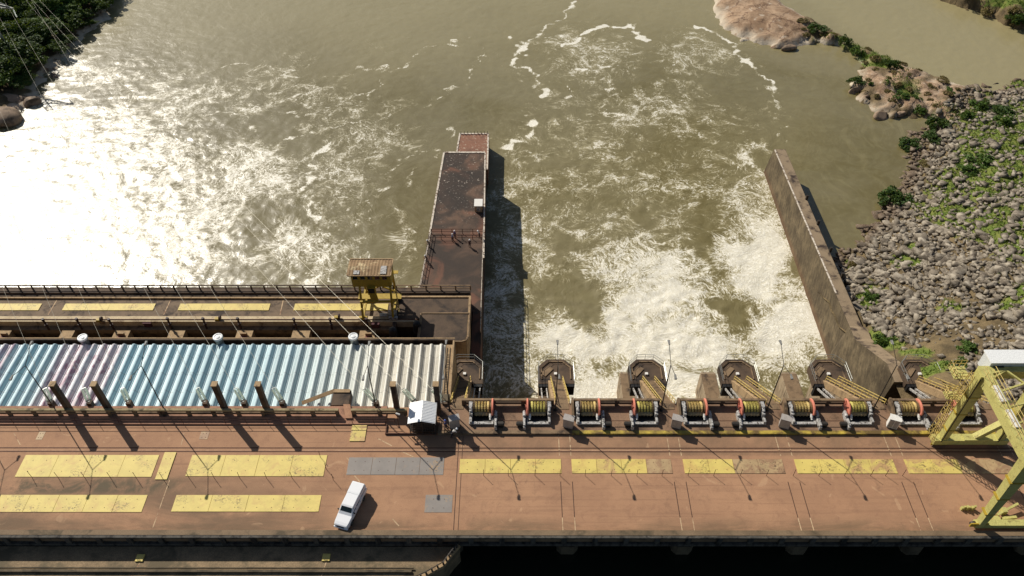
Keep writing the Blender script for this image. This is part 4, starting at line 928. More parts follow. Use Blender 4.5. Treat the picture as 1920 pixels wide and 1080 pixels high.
# far guard rail
yr = YY(553, ZD)
def rail(x0, x1, Y, z0, label, m=STEEL, step=2.1, h=1.1):
    t = thing('guard_rail', label, 'guard rail', ((x0 + x1) / 2, Y, z0))
    mb = MB(); mb.box(x0, x1, Y - .09, Y + .09, z0 + h - .12, z0 + h); mb.build('top_rail', m, t)
    mb = MB(); mb.box(x0, x1, Y - .05, Y + .05, z0 + .42, z0 + .56); mb.build('middle_rail', m, t)
    n = int((x1 - x0) / step) + 1
    for i in range(n):
        x = x0 + (x1 - x0) * i / max(1, n - 1); mb = MB(); mb.box(x - .1, x + .1, Y - .08, Y + .08, z0, z0 + h - .12); mb.build('post', m, t)
rail(-125, XX(738, 550, ZD), Yb + 1.2, ZD + .35, 'dark guard rail along the far edge of the tail deck against the bright water', CONC_DARK)
rail(XX(744, 548, ZD), XB1, Yb + 1.2, ZD + .35, 'brown guard rail at the right end of the tail deck, by the guide wall', CONC_BROWN)
# slab with gate slots between the beam and the roof
Y2 = YY(616, ZD); Y3 = 76.0
mb = MB(); mb.box(-140, XX(735, 610, ZD), 75.5, 86, -18, -17); structure(mb.build('slot_water', NT('slot_water_green').out(lin(104, 112, 96), .15, 0, .5)))
sl_ = thing('gate_slot_slab', 'concrete slab with dark gate slots between the rail beam and the roof', 'slab', (-60, 82, ZD))
mb = MB(); mb.box(-140, XX(735, 610, ZD), Y2, Ya - .01, ZD - 1.2, ZD - .35); mb.build('slab', CONC_BROWN, sl_)
yl_, yh_ = Y3, Y2 - .01
op = [(-130, -24), (12, 108), (132, 208), (237, 312), (341, 440), (470, 545), (578, 672), (702, 736)]
edges = [XX(a, 630, ZD) for pr_ in op for a in pr_]
piers_ = list(zip(edges[1:-1:2], edges[2::2]))
for x0, x1 in piers_:
    mb = MB(); mb.box(x0, x1, yl_, yh_, -27, ZD - .36); mb.build('slot_pier', CONC_TAN, sl_)
for i, px_ in enumerate((4, 224, 455, 690)):
    p = P(px_, 640, ZD); t = thing('gate_leaf', ['red gate leaf at the left edge beside the roof gutter', 'red gate leaf beside the first white-capped vent', 'red gate leaf right of the second white-capped vent', 'red gate leaf right of the third white-capped vent'][i], 'gate', (p.x, p.y, ZD))
    mb = MB(); mb.prism([(p.x - 1.3, 77), (p.x + 1.3, 77), (p.x + .5, p.y + 1.0), (p.x - .5, p.y + 1.0)], -20, ZD + .2); mb.build('leaf', RED_DULL, t)
    mb = MB(); mb.box(p.x - .5, p.x + .5, p.y + 1.0, p.y + 1.25, -18, ZD + .7); mb.build('frame', CONC_TAN, t)
lab9 = ['first from the left edge', 'second from the left edge', 'third from the left edge', 'left of the second white-capped vent', 'above the second white-capped vent', 'right of the second white-capped vent', 'left of the third white-capped vent', 'near the third white-capped vent', 'under the yellow crane']
for i, (x, y) in enumerate([(92, 618), (154, 617), (214, 618), (322, 616), (388, 616), (452, 616), (556, 617), (623, 617), (690, 617)]):
    p = P(x, y, ZD - .35); t = thing('vent_pipe', 'dark maroon standpipe on the tail deck, ' + lab9[i], 'pipe', p)
    mb = MB(); mb.cyl(p, p + Vector((0, 0, 2.2)), .16, .16, 8); mb.build('pipe', MAROON, t)
    mb = MB(); mb.cyl(p + Vector((0, 0, 2.2)), p + Vector((0, 0, 2.5)), .26, .22, 8); mb.build('cap', MAROON, t)
    mb = MB(); mb.cyl(p + Vector((0, 0, .9)), p + Vector((0, 0, 1.2)), .24, .24, 8); mb.build('collar', MAROON, t)
for i, (x, y) in enumerate([(215, 606), (280, 610), (705, 612)]):
    p = P(x, y, ZD - .35); mb = MB(); mb.box(p.x - .6, p.x + .6, p.y - .4, p.y + .4, ZD - .35, ZD + .5); mb.box(p.x - .7, p.x + .7, p.y - .5, p.y + .5, ZD + .5, ZD + .58)
    tag(mb.build('control_box', mk('box_maroon', lin(96, 58, 60), lin(74, 46, 48), 2), bevel=.03), 'low maroon box on the tail deck ' + ['left of the first gate leaf', 'right of the first gate leaf', 'under the yellow crane'][i], 'box')
for i, (x, y) in enumerate([(186, 602), (408, 600), (631, 597)]):
    p = P(x, y, ZD + .7); t = thing('winch_block', 'small yellow pulley block on the rail beam, ' + ['leftmost of three', 'middle of three', 'just left of the yellow crane'][i], 'pulley', p)
    mb = MB(); mb.box(p.x - .35, p.x + .35, p.y - .3, p.y + .3, p.z, p.z + .45); mb.build('housing', YEL_DULL, t, bevel=.05)
    mb = MB(); mb.cyl((p.x + .36, p.y, p.z + .5), (p.x + .6, p.y, p.z + .5), .4, .4, 12); mb.build('wheel', MAROON, t)
for i, (x, y) in enumerate([(154, 632), (408, 631), (662, 630)]):
    Y_ = YR1 + .8; c = PY(x, y, Y_); t = thing('roof_vent', 'white-capped cylindrical vent behind the roof, ' + ['left of three', 'middle of three', 'right of three, near the yellow crane'][i], 'vent', (c.x, Y_, c.z - 3))
    mb = MB(); mb.cyl((c.x, Y_, -14), (c.x, Y_, c.z - .25), .52, .52, 20); mb.build('stack', GALV, t, smooth=False)
    mb = MB(); mb.lathe([(.55, -.34), (.66, -.28), (.68, -.10), (.64, .0), (.5, .02), (.48, -.06), (.3, -.06), (.28, .04), (.1, .06)], (c.x, Y_, c.z), 'z', 20); mb.build('cap', WHITE_METAL, t)

# end blocks of the tail deck
t = thing('end_block', 'brown concrete blocks at the right end of the tail deck', 'concrete block', (-11, 82, ZD))
ZB = -11.0
b0_, b1_ = XX(786, 615, ZB), XX(879, 615, ZB); ya, yb = YY(641, ZB), YY(588, ZB)
pl = [(b0_, ya), (b1_ - 1.0, ya), (b1_ - .3, ya + .3), (b1_, ya + 1.0), (b1_, yb), (b0_, yb)]
mb = MB(); mb.prism(pl, -27, ZB); mb.build('main_block', CONC_TAN, t)
mb = MB(); mb.prism([(xc_ + (( b0_ + b1_) / 2 - xc_) * .07, y_ + ((ya + yb) / 2 - y_) * .07) for xc_, y_ in pl], ZB + .002, ZB + .06); mb.build('top_slab', CONC_DARK, t)
mb = MB()
for a, b in zip(pl, pl[1:] + pl[:1]): mb.bar((a[0], a[1], ZB + .06), (b[0], b[1], ZB + .06), .22, .22)
mb.build('rim', CONC_BROWN, t)
ZC = -12.2; c0_, c1_ = XX(741, 570, ZC), XX(882, 570, ZC); yc, yd = yb + .01, YY(557, ZC)
mb = MB(); mb.box(c0_, c1_, yc, yd, -27, ZC); mb.build('back_block', CONC_DARK, t)
mb = MB(); mb.box(c0_, c1_, yd - .2, yd + .12, ZC + .002, ZC + .2); mb.box(c1_ - .3, c1_ + .05, yc, yd, ZC + .002, ZC + .22); mb.box(c0_ - .05, c0_ + .5, yc, yd, ZC + .002, ZC + .24); mb.build('back_rim', CONC_TAN, t)
mb = MB(); mb.box(XX(735, 640, -14), XX(742, 640, -14), 76, yc, -27, -12.4); mb.box(XX(742, 640, -14), b0_ - .01, 76, YY(640, -14), -27, -13.6); mb.build('pit_wall', CONC_DARK, t)
for i, x in enumerate((740, 790)):
    p = P(x, 640 if i == 0 else 628, -13.2); t = thing('fender', 'black rounded upright drum in the pit at the end of the tail deck, ' + ('left one' if i == 0 else 'right one'), 'drum', (p.x, p.y, -13.4))
    if i: p.x -= .5
    mb = MB(); mb.lathe([(.5, -.5), (.62, -.2), (.62, 2.6), (.5, 3.0), (.2, 3.15)], (p.x, p.y, -13.3), 'z', 16); mb.build('drum', BLACK, t, smooth=True)
    mb = MB(); mb.lathe([(.64, .0), (.68, .1), (.64, .2)], (p.x, p.y, -12.2), 'z', 16); mb.build('band', STEEL, t)

# ------------------------------------------------------------------ guide wall
ZG = -16.4
def gx(px_, py_, z=ZG): return tuple(P(px_, py_, z).xy)
gw = thing('guide_wall', 'long brown guide wall between the powerhouse tailrace and the spillway', 'guide wall', (-10, 110, ZG))
fl, fr = gx(831, 285), gx(911, 285)
nl = (gx(786, 540)[0] - .2, 92); nr = (-5.35, 78.5)
mb = MB(); mb.prism([(nl[0], nl[1]), (XB1 + .3, 90.8), (XB1 + .3, 78.5), nr, fr, fl], -30, ZG)
def guide_mat():
    t = NT('guide_wall_top'); x, y, z = t.sep(t.pos)
    c = t.mix(t.ss(t.noise(.22, 6, .6, .8), .38, .62), lin(104, 80, 63), lin(64, 52, 42))
    c = t.mix(t.math('MULTIPLY', t.ss(y, 116, 104), t.ss(t.noise(.14, 4, .6, .6), .3, .62, 1.0, .35)), c, lin(58, 47, 39))
    c = t.mix(t.ss(t.noise(.12, 3, .5, 1.2), .54, .66, 0, .6), c, lin(122, 80, 60))
    wet = t.math('MULTIPLY', t.ss(y, 110, 118), t.ss(t.noise(.13, 4, .6, .6), .40, .50))
    c = t.mix(t.math('MULTIPLY', wet, .75), c, lin(46, 38, 32))
    dr = t.math('MULTIPLY', t.ss(t.noise(2.6, 3, .65), .63, .70), t.ss(t.math('ADD', y, t.math('MULTIPLY', t.noise(.3, 2), 20)), 118, 138, .0, 1))
    c = t.mix(dr, c, lin(210, 196, 178))
    t.bump(t.noise(3, 4, .7), .3, .1)
    return t.out(c, .75, 0, .3)
mb.build('wall_body', guide_mat(), gw)
ZL_ = -21.0
q = [P(852, 286, ZL_), P(917, 286, ZL_), P(917, 250, ZL_), P(861, 250, ZL_)]
lo = [(q[0].x, fl[1] + .02), (q[1].x - .1, fl[1] + .02), (q[2].x, q[2].y), (q[3].x, q[3].y)]
mb = MB(); mb.prism(lo, -30, ZL_); mb.build('lower_end', mk('guide_low', lin(140, 98, 76), lin(108, 78, 62), .6, lin(196, 178, 156), lo=.56, hi=.68, sscale=1.8), gw)
mb = MB()
def edge(a, b, w_, z): mb.bar((a[0], a[1], z), (b[0], b[1], z), w_, .12)
edge((fl[0] + .2, fl[1] - .2), (fr[0] - .2, fr[1] - .2), .42, ZG + .05)
ml = gx(803, 440); edge((fl[0] + .18, fl[1] - .3), (ml[0] + .25, ml[1]), .36, ZG + .05)
edge((fr[0] - .15, fr[1] - .3), (-5.5, 104), .26, ZG + .05)
edge((lo[3][0] + .2, lo[3][1] - .2), (lo[2][0] - .2, lo[2][1] - .2), .4, ZL_ + .05); edge((lo[2][0] - .18, lo[2][1]), (lo[1][0] - .18, lo[1][1]), .34, ZL_ + .05); edge((lo[3][0] + .18, lo[3][1]), (lo[0][0] + .18, lo[0][1]), .34, ZL_ + .05)
mb.build('white_edge', GUANO, gw)
mb = MB()
for i in range(9): mb.box(q[3].x + .4 + i * .75, q[3].x + .5 + i * .75, q[3].y - .3, q[3].y - .2, ZL_, ZL_ + .7)
mb.build('end_spikes', STEEL, gw)
def prail(pts, z0, label, m, step=1.8, h=1.1, name='railing'):
    t = thing(name, label, 'railing', (pts[0][0], pts[0][1], z0)); mb, mp = MB(), MB()
    for z in (.55, h): mb.tube([(x, y, z0 + z) for x, y in pts], .05, 5)
    for a, b in zip(pts[:-1], pts[1:]):
        L = math.hypot(b[0] - a[0], b[1] - a[1]); n = max(1, int(L / step))
        for i in range(n + 1): x, y = a[0] + (b[0] - a[0]) * i / n, a[1] + (b[1] - a[1]) * i / n; mp.cyl((x, y, z0), (x, y, z0 + h), .06, .06, 5)
    mb.build('rails', m, t); mp.build('posts', m, t)
c0, c1 = gx(806, 438), gx(908, 438)
prail([(c0[0] + .3, c0[1]), (c1[0] - .2, c1[1])], ZG, 'rusty fence crossing the guide wall behind the workers', RUST)
prail([(c0[0] + .3, c0[1] - 1.6), (c1[0] - .2, c1[1] - 1.6)], ZG, 'second rusty fence crossing the guide wall just before the workers', RUST)
prail([(c0[0] + .25, c0[1]), (nl[0] + .25, nl[1] + .5)], ZG, 'pale pipe railing on the tailrace edge of the guide wall', GUANO)
prail([(c1[0] - .15, c1[1]), (-5.5, 86)], ZG, 'pale pipe railing on the spillway edge of the guide wall', GUANO)
p = P(898, 392, ZG); t = thing('cabinet', 'cream metal cabinet standing near the far end of the guide wall', 'cabinet', p)
mb = MB(); mb.box(p.x - .75, p.x + .65, p.y - 1.0, p.y + 1.0, ZG, ZG + 1.5); mb.build('body', CONC_TAN, t, bevel=.04)
mb = MB(); mb.box(p.x - .85, p.x + .75, p.y - 1.1, p.y + 1.1, ZG + 1.5, ZG + 1.62); mb.build('lid', WHITE_BOX, t)
mb = MB(); mb.box(p.x - .4, p.x + .3, p.y - 1.03, p.y - 1.0, ZG + .3, ZG + 1.3); mb.build('door', GREY, t)
# lit low deck between the end blocks and pier, in the blocks' shade
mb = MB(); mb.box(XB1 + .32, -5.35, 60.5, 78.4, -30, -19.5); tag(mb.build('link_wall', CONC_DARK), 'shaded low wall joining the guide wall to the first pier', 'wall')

# ------------------------------------------------------------------ right training wall
tw = thing('training_wall', 'tall streaked concrete training wall on the right of the spillway', 'training wall', (57, 110, -18))
x0, x1 = 55.7, 58.5
secs = [(141.2, 55.0, 56.0, 58.5, -18.9), (115, 54.6, 55.8, 58.1, -18.0), (88.0, 54.1, 55.6, 57.8, -17.0), (86.6, 53.9, 55.1, 58.0, -16.1), (84.0, 53.8, 54.8, 57.6, -15.6), (74.0, 53.6, 54.6, 56.9, -9.6), (70.5, 53.6, 54.6, 56.9, -9.6)]
V = []; F = []
for y, bl, tl, tr, zt in secs: V += [(bl, y, -31), (bl + .05, y, -26), (tl, y, zt), (tr, y, zt), (tr + .2, y, -31)]
for i in range(len(secs) - 1):
    for j in range(5): F.append((i * 5 + j, i * 5 + (j + 1) % 5, i * 5 + 5 + (j + 1) % 5, i * 5 + 5 + j))
F += [(0, 1, 2, 3, 4), tuple(range(len(V) - 5, len(V)))[::-1]]
mb = MB(); mb.add(V, F)
def tw_mat():
    t = NT('training_wall_concrete'); x, y, z = t.sep(t.pos)
    c = t.mix(t.ss(t.noise(.35, 5, .6), .35, .65), lin(124, 109, 84), lin(98, 86, 66))
    sk = t.scale(t.pos, (1, 1.5, .06)); sk = t.vmath('ADD', sk, (0, 0, 0))
    sh = t.n.new('ShaderNodeCombineXYZ'); t.l.new(t.math('ADD', y, t.math('MULTIPLY', z, -.55)), sh.inputs[1]); t.l.new(t.math('MULTIPLY', z, .28), sh.inputs[2])
    c = t.mix(t.ss(t.noise(.22, 5, .65, .4), .40, .66, 0, .6), c, lin(66, 56, 43))
    c = t.mix(t.ss(t.noise(1.6, 6, .8, .8, sh.outputs[0]), .42, .64, 0, .7), c, lin(60, 51, 40))
    c = t.mix(t.ss(t.noise(1.3, 5, .75, .3, sh.outputs[0]), .60, .70, 0, .45), c, lin(166, 148, 118))
    c = t.mix(t.ss(z, -23.2, -25, 0, .4), c, lin(118, 84, 60))
    t.bump(t.noise(3, 4, .7), .3, .1); return t.out(c, .85, 0, .25)
mb.build('wall_body', tw_mat(), tw)
mb = MB(); mb.bar((56.15, 141.0, -18.86), (55.85, 96, -17.28), .26, .1); mb.build('white_edge', GUANO, tw)
top = mk('training_top', lin(148, 128, 102), lin(118, 101, 80), .5, lin(62, 50, 42), lo=.5, hi=.66)
mb = MB()
for s0, s1 in zip(secs[:-1], secs[1:]): mb.add([(s0[2] + .12, s0[0], s0[4] + .012), (s0[3] - .05, s0[0], s0[4] + .012), (s1[3] - .05, s1[0], s1[4] + .012), (s1[2] + .12, s1[0], s1[4] + .012)], [(0, 1, 2, 3)])
mb.build('wall_top', top, tw)
mb = MB()
for y in (100, 107, 94, 115, 123): mb.box(x1 - .6, x1 - .2, y, y + .4, -18.2 + (141 - y) * .035 - .8, -18.2 + (141 - y) * .035 + .3)
mb.build('lugs', STEEL, tw)
LAMPG = mk('lamp_grey', lin(150, 148, 142), lin(120, 118, 112), 5, rough=.7)
# ------------------------------------------------------------------ winches
CORE = mk('drum_core_tan', lin(130, 106, 74), lin(98, 80, 58), 3, rough=.7)
def make_winch(flip):
    s = -1 if flip else 1
    t = thing('gate_winch', 'w', 'winch', (0, 0, 0), 'gate winches along the spillway')
    def B(mb, *a):
        x0, x1 = sorted((a[0] * s, a[1] * s)); mb.box(x0, x1, *a[2:])
    L = dict(local=True)
    mb = MB(); B(mb, -1.75, 1.15, -1.28, -1.0, .1, .38); B(mb, -1.75, 1.15, .95, 1.2, .0, .3); B(mb, -1.8, -1.5, -1.2, 1.2, .0, .34); B(mb, .95, 1.2, -1.2, 1.2, 0, .3); mb.build('base_frame', GREY, t, **L)
    mb = MB()
    xx = -1.12; mc = MB(); mc.lathe([(.30, -1.27 * s), (.7, -1.27 * s), (.7, -1.17 * s), (.44, -1.16 * s), (.44, .81 * s), (.7, .82 * s), (.7, .92 * s), (.3, .92 * s)], (0, .55, .95), 'x', 18); mc.build('drum_core', CORE, t, **L)
    while xx < .72:
        mb.lathe([(.42, xx * s), (.60, (xx + .02) * s), (.62, (xx + .14) * s), (.60, (xx + .26) * s), (.42, (xx + .28) * s)], (0, .55, .95), 'x', 18); xx += .37; mb.build('rope_drum', mk('drum_rope', lin(222, 196, 124), lin(192, 152, 102), 2.2, lin(124, 98, 64), lo=.56, hi=.7) if not flip else mk('drum_rope_yellow', lin(216, 202, 112), lin(184, 164, 92), 2.2, lin(116, 100, 60), lo=.56, hi=.7), t, **L)
    mb = MB(); mb.lathe([(.2, -1.15 * s), (.28, -1.15 * s), (.28, .85 * s), (.2, .85 * s)], (0, -.05, .55), 'x', 14)
    for i in range(5): mb.lathe([(.29, (-1.0 + i * .4) * s), (.34, (-.96 + i * .4) * s), (.34, (-.9 + i * .4) * s), (.29, (-.86 + i * .4) * s)], (0, -.05, .55), 'x', 14)
    mb.build('guide_roller', mk('roller_tan', lin(176, 156, 116), lin(140, 122, 92), 3), t, **L)
    mb = MB(); mb.lathe([(.25, .94 * s), (.92, .94 * s), (.97, .98 * s), (.97, 1.12 * s), (.92, 1.16 * s), (.25, 1.16 * s)], (0, .5, 1.02), 'x', 28)
    g = mb.build('gear_guard', RED, t, **L)
    mb = MB(); mb.lathe([(.05, 1.18 * s), (.26, 1.18 * s), (.22, 1.32 * s), (.05, 1.32 * s)], (0, .5, 1.02), 'x', 14)
    for i in range(6):
        a = i * math.pi / 3; mb.bar((1.20 * s, .5 + .26 * math.cos(a), 1.02 + .26 * math.sin(a)), (1.18 * s, .5 + .86 * math.cos(a), 1.02 + .86 * math.sin(a)), .05, .12, (1, 0, 0))
    mb.build('gear_hub', RED_DULL, g, **L)
    # machinery on the outer end and beside the gear
    mb = MB(); B(mb, -1.78, -1.38, -.5, 1.1, .3, 1.15); B(mb, -1.85, -1.42, .25, .95, 1.15, 1.5); B(mb, -1.72, -1.45, -1.25, -.6, .3, .8); mb.cyl((-1.6 * s, -.2, 1.2), (-1.6 * s, .3, 1.35), .2, .2, 10); mb.build('end_bearing', GREY, t, bevel=.03, **L)
    mb = MB(); B(mb, 1.3, 1.62, -1.9, .1, .05, .75); B(mb, 1.34, 1.58, -1.75, -.9, .75, 1.0); mb.cyl((1.46 * s, -.6, .9), (1.46 * s, .05, .9), .2, .2, 12); mb.build('gearbox', GREY, t, bevel=.03, **L)
    mb = MB(); mb.cyl((1.62 * s, -1.35, .55), (2.35 * s, -1.35, .55), .26, .26, 12); mb.cyl((2.35 * s, -1.35, .55), (2.45 * s, -1.35, .55), .2, .2, 12); B(mb, 1.65, 2.3, -1.6, -1.1, .02, .32); mb.build('motor', STEEL, t, **L)
    mb = MB(); mb.cyl((.78 * s, -.55, .5), (.78 * s, -.2, .75), .16, .16, 10); mb.cyl((.78 * s, -.55, .5), (.78 * s, -.75, .35), .12, .12, 10); mb.build('brake', WHITE_BOX, t, **L)
    mb = MB(); B(mb, -1.35, .9, -.98, .92, .01, .12); mb.build('dark_pit_plate', BLACK, t, **L)  # black plate standing in for the dark pit under the drum
    return t
WA, WB = make_winch(False), make_winch(True)
def relabel(o, lab): o['label'] = lab; return o
for k in range(5):
    for j, (src, dxw) in enumerate(((WA, 3.35), (WB, 9.75))):
        o = src if k == 0 else copy_tree(src)
        o.location = (PX_PIER[k] + dxw, 57.55, .28); o.scale = (1, 1.2, .86)
        relabel(o, 'gate winch with red gear guard on its %s, the %s winch of the %s bay from the kiosk' % (('right', 'left') if j == 0 else ('left', 'right')) .__add__((bays[k],)))if False else relabel(o, 'red-guarded gate winch, %s guard, %s one of the %s bay from the kiosk' % (('right-hand', 'left', bays[k]) if j == 0 else ('left-hand', 'right', bays[k])))
    mb = MB(); mb.cyl((PX_PIER[k] + 5.75, 56.3, .85), (PX_PIER[k] + 8.1, 56.3, .85), .045, .045, 6)
    tag(mb.build('drive_shaft', RUST), 'thin drive shaft between the two winches of the %s bay from the kiosk' % bays[k], 'shaft')
# electrical cabinets
for k in range(5):
    x = PX_PIER[k] + (.55 if k else -.2); y = 55.9; tz = (.25, -.3, -.3, -.35, -.35)[k]
    t = thing('control_cabinet', ('grey electrical cabinet beside the workers at the kiosk', 'grey electrical cabinet left of the second bay winches', 'grey electrical cabinet left of the third bay winches', 'grey electrical cabinet left of the fourth bay winches', 'white electrical cabinet left of the fifth bay winches')[k], 'cabinet', (x, y, .28))
    m = WHITE_BOX if k == 4 else GREY_BOX
    mb = MB(); mb.box(x - .6, x + .6, y - .38, y + .38, .38, 2.0, tz); mb.build('body', m, t, bevel=.02)
    mb = MB(); mb.box(x - .66, x + .66, y - .45, y + .45, 2.0, 2.06, tz); mb.build('lid', m, t)
    mb = MB(); mb.box(x - .5, x - .04, y - .41, y - .385, .5, 1.9, tz, (x, y)); mb.box(x + .04, x + .5, y - .41, y - .385, .5, 1.9, tz, (x, y)); mb.build('door', GREY_BOX, t)
    mb = MB(); mb.box(x - .5, x + .5, y - .3, y + .3, .28, .38, tz, (x, y)); mb.build('plinth', CONC_DARK, t)

# ------------------------------------------------------------------ lamp posts
def lamp(x, y, z0, lab, h=8.8):
    t = thing('street_lamp', lab, 'street lamp', (x, y, z0), 'double armed street lamps')
    mb = MB(); mb.cyl((x, y, z0), (x, y, z0 + h), .085, .05, 8); mb.cyl((x, y, z0), (x, y, z0 + .5), .13, .11, 8); mb.cyl((x, y, z0), (x, y, z0 + .06), .24, .24, 8); mb.build('pole', STEEL, t)
    for s in (-1, 1):
        pts = [Vector((x, y + s * 2.3 * math.sin(a), z0 + h + 1.15 * (1 - math.cos(a)) if False else z0 + h + 1.05 * math.sin(a * .9))) for a in np.linspace(0, math.pi / 2, 7)]
        mb = MB(); mb.tube(pts, .035, 6); mb.build('arm', STEEL, t)
        e_ = pts[-1]; mb = MB(); mb.bar(e_ - Vector((0, s * .1, .0)), e_ + Vector((0, s * .62, -.04)), .17, .14, (0, 0, 1), .3, .2)
        hd = mb.build('lamp_head', LAMPG, t, bevel=.03)
        mb = MB(); mb.bar(e_ + Vector((0, s * .12, -.1)), e_ + Vector((0, s * .55, -.14)), .2, .06); mb.build('lens', WHITE_BOX, hd)
for x, lab in ((-52, 'double-armed street lamp beyond the left edge of the roof, in front of the mauve sheets'), (104, 'double-armed street lamp left of the first concrete column'), (308, 'double-armed street lamp between the second and third concrete columns'), (706, 'double-armed street lamp between the stair hood and the fifth concrete column')):
    p = P(x, 774, .2); lamp(p.x, 58.2, .2, lab)
for k, lab in enumerate(('double-armed street lamp behind the grey cabinet beside the kiosk', 'double-armed street lamp at the head of the first stair over the foam', 'double-armed street lamp at the head of the second stair over the foam', 'double-armed street lamp at the head of the third stair over the foam', 'double-armed street lamp by the stair at the training wall')):
    lamp(PX_PIER[k] - .95, 58.3, .28, lab)

# ------------------------------------------------------------------ columns, insulators, wires, pylon
colx = [134, 208, 425, 503, 746, 823]
cl = ['leftmost concrete column', 'second concrete column from the left', 'third concrete column from the left', 'fourth concrete column from the left', 'concrete column left of the kiosk', 'concrete column right behind the kiosk']
for i, x in enumerate(colx):
    p = P(x, 768, .2); t = thing('line_column', cl[i] + ' rising in front of the folded roof', 'column', (p.x, 59.0, .2))
    mb = MB(); mb.box(p.x - .3, p.x + .3, 57.8, 58.45, -1, 5.65); mb.build('shaft', CONC_DARK, t)
    mb = MB(); mb.box(p.x - .36, p.x + .36, 57.74, 58.52, 5.65, 5.75); mb.build('cap', CONC_TAN, t)
pyl = [(-186, 236), (-176, 236), (-168, 236)]
ins = [[91, 164, 238], [382, 455, 527], [704, 778, 834]]
targets = [[(-250, -60), (-170, -60), (-120, -60)], [(-50, -60), (-28, -60), (22, -60)], [(-2, -60), (6, -60), (16, -60)]]
grpn = ['left', 'middle', 'right']; ordw = ['first', 'second', 'third']
for g in range(3):
    for j in range(3):
        a = P(ins[g][j], 760, .6); a.y = 59.3
        tx, ty = targets[g][j]; b = PY(tx, ty, 232.0)
        d = (b - a).normalized()
        nm = '%s of the %s trio before the roof' % (ordw[j], grpn[g])
        t = thing('insulator_string', 'pale glass twin insulator string, ' + nm, 'insulator', a)
        mb = MB(); mb.box(a.x - .3, a.x + .3, a.y - .3, a.y + .3, -.9, a.z); mb.build('anchor_block', CONC_DARK, t)
        side = d.cross(Vector((0, 0, 1))).normalized()
        e_ = a + d * 3.0
        for s in (-.2, .2):
            mb = MB(); q0 = a + side * s + d * .3
            mb.cyl(a, q0, .03, .03, 5)
            for i in range(14): mb.cyl(q0 + d * (i * .17), q0 + d * (i * .17 + .05), .17, .07, 8)
            mb.cyl(q0, q0 + d * 2.5, .03, .03, 5); mb.build('glass_string', GLASSY, t)
        mb = MB(); mb.bar(e_ - d * .15 - side * .26, e_ - d * .15 + side * .26, .06, .1); mb.build('yoke', GALV, t)
        L = (b - e_).length; pts = []
        for i in range(25):
            f0 = i / 24; p = e_.lerp(b, f0); p.z -= 4 * (L * .006) * f0 * (1 - f0); pts.append(p)
        mb = MB(); mb.tube(pts, .017, 5); tag(mb.build('power_line', WIRE), 'power line from the insulator string, %s' % nm, 'power line')
# lattice pylon whose arm tip shows in the top left corner
def lattice(mb, a, b, w0, w1, n, r=.09):
    a, b = Vector(a), Vector(b); d = (b - a).normalized(); u = d.orthogonal().normalized(); v = d.cross(u); rows = []
    for i in range(n + 1):
        f0 = i / n; c = a.lerp(b, f0); w_ = (w0 + (w1 - w0) * f0) / 2; rows.append([c + u * w_ * sx + v * w_ * sy for sx, sy in ((-1, -1), (1, -1), (1, 1), (-1, 1))])
    for r0_, r1_ in zip(rows[:-1], rows[1:]):
        for i in range(4): mb.bar(r0_[i], r1_[i], r, r); mb.bar(r0_[i], r1_[(i + 1) % 4], r * .7, r * .7); mb.bar(r0_[i], r0_[(i + 1) % 4], r * .7, r * .7)
tip = PY(24, 16, 185.0); t = thing('pylon', 'pale steel lattice pylon arm reaching into the top left corner', 'pylon', (tip.x - 9, 186, -22))
mb = MB(); lattice(mb, (tip.x - 9, 187, -24), (tip.x - 9, 187, tip.z + 5), 3.0, 1.2, 10, .16); mb.build('tower', GALV, t)
mb = MB(); lattice(mb, (tip.x - 8.4, 187, tip.z + .6), tip, 1.4, .2, 5, .16); mb.bar((tip.x - 8.4, 187, tip.z + 3.4), tip, .14, .14); mb.build('cross_arm', GALV, t)
mb = MB()
for i in range(10): mb.cyl(tip + Vector((0, 0, -.3 - i * .2)), tip + Vector((0, 0, -.38 - i * .2)), .16, .06, 8)
mb.cyl(tip, tip - Vector((0, 0, 2.3)), .04, .04, 5); mb.build('insulator', GLASSY, t)

# ------------------------------------------------------------------ kiosk
kx0, kx1 = P(768, 754, 3).x, P(819, 755, 3).x; ky0, ky1 = YY(793, 2.9), YY(754, 2.9)
km = (kx0 + kx1) / 2; t = thing('kiosk', 'open steel kiosk with white gabled sheet roof at the end of the walkway', 'kiosk', (km, (ky0 + ky1) / 2, 0))
def ribbed(x0, z0, x1, z1, y0, y1, n, mat, name, parent, h=.05):
    mb = MB(); V = []; m = n * 4
    ys_ = []; hs = []
    for i in range(n):
        p_ = (y1 - y0) / n
        ys_ += [y0 + i * p_, y0 + (i + .35) * p_, y0 + (i + .5) * p_, y0 + (i + .85) * p_]; hs += [0, 0, h, h]
    ys_.append(y1); hs.append(0)
    for x, z in ((x0, z0), (x1, z1)): V += [(x, y, z + q) for y, q in zip(ys_, hs)]
    k = len(ys_); mb.add(V, [(i, i + 1, k + i + 1, k + i) for i in range(k - 1)]); 
    mb.add([(x0, y0, z0 - .04), (x1, y0, z1 - .04), (x1, y1, z1 - .04), (x0, y1, z0 - .04)], [(0, 1, 2, 3)])
    return mb.build(name, mat, parent)
KW = NT('kiosk_white').out(lin(242, 242, 240), .4, 0, .4)
ribbed(kx0, 2.75, km, 3.25, ky0, ky1, 14, KW, 'roof_sheet', t); ribbed(kx1, 2.75, km, 3.25, ky0, ky1, 14, KW, 'roof_sheet', t)
mb = MB()
for x in (kx0 + .15, km, kx1 - .15):
    for y in (ky0 + .15, ky1 - .15): mb.box(x - .05, x + .05, y - .05, y + .05, .2, 2.75)
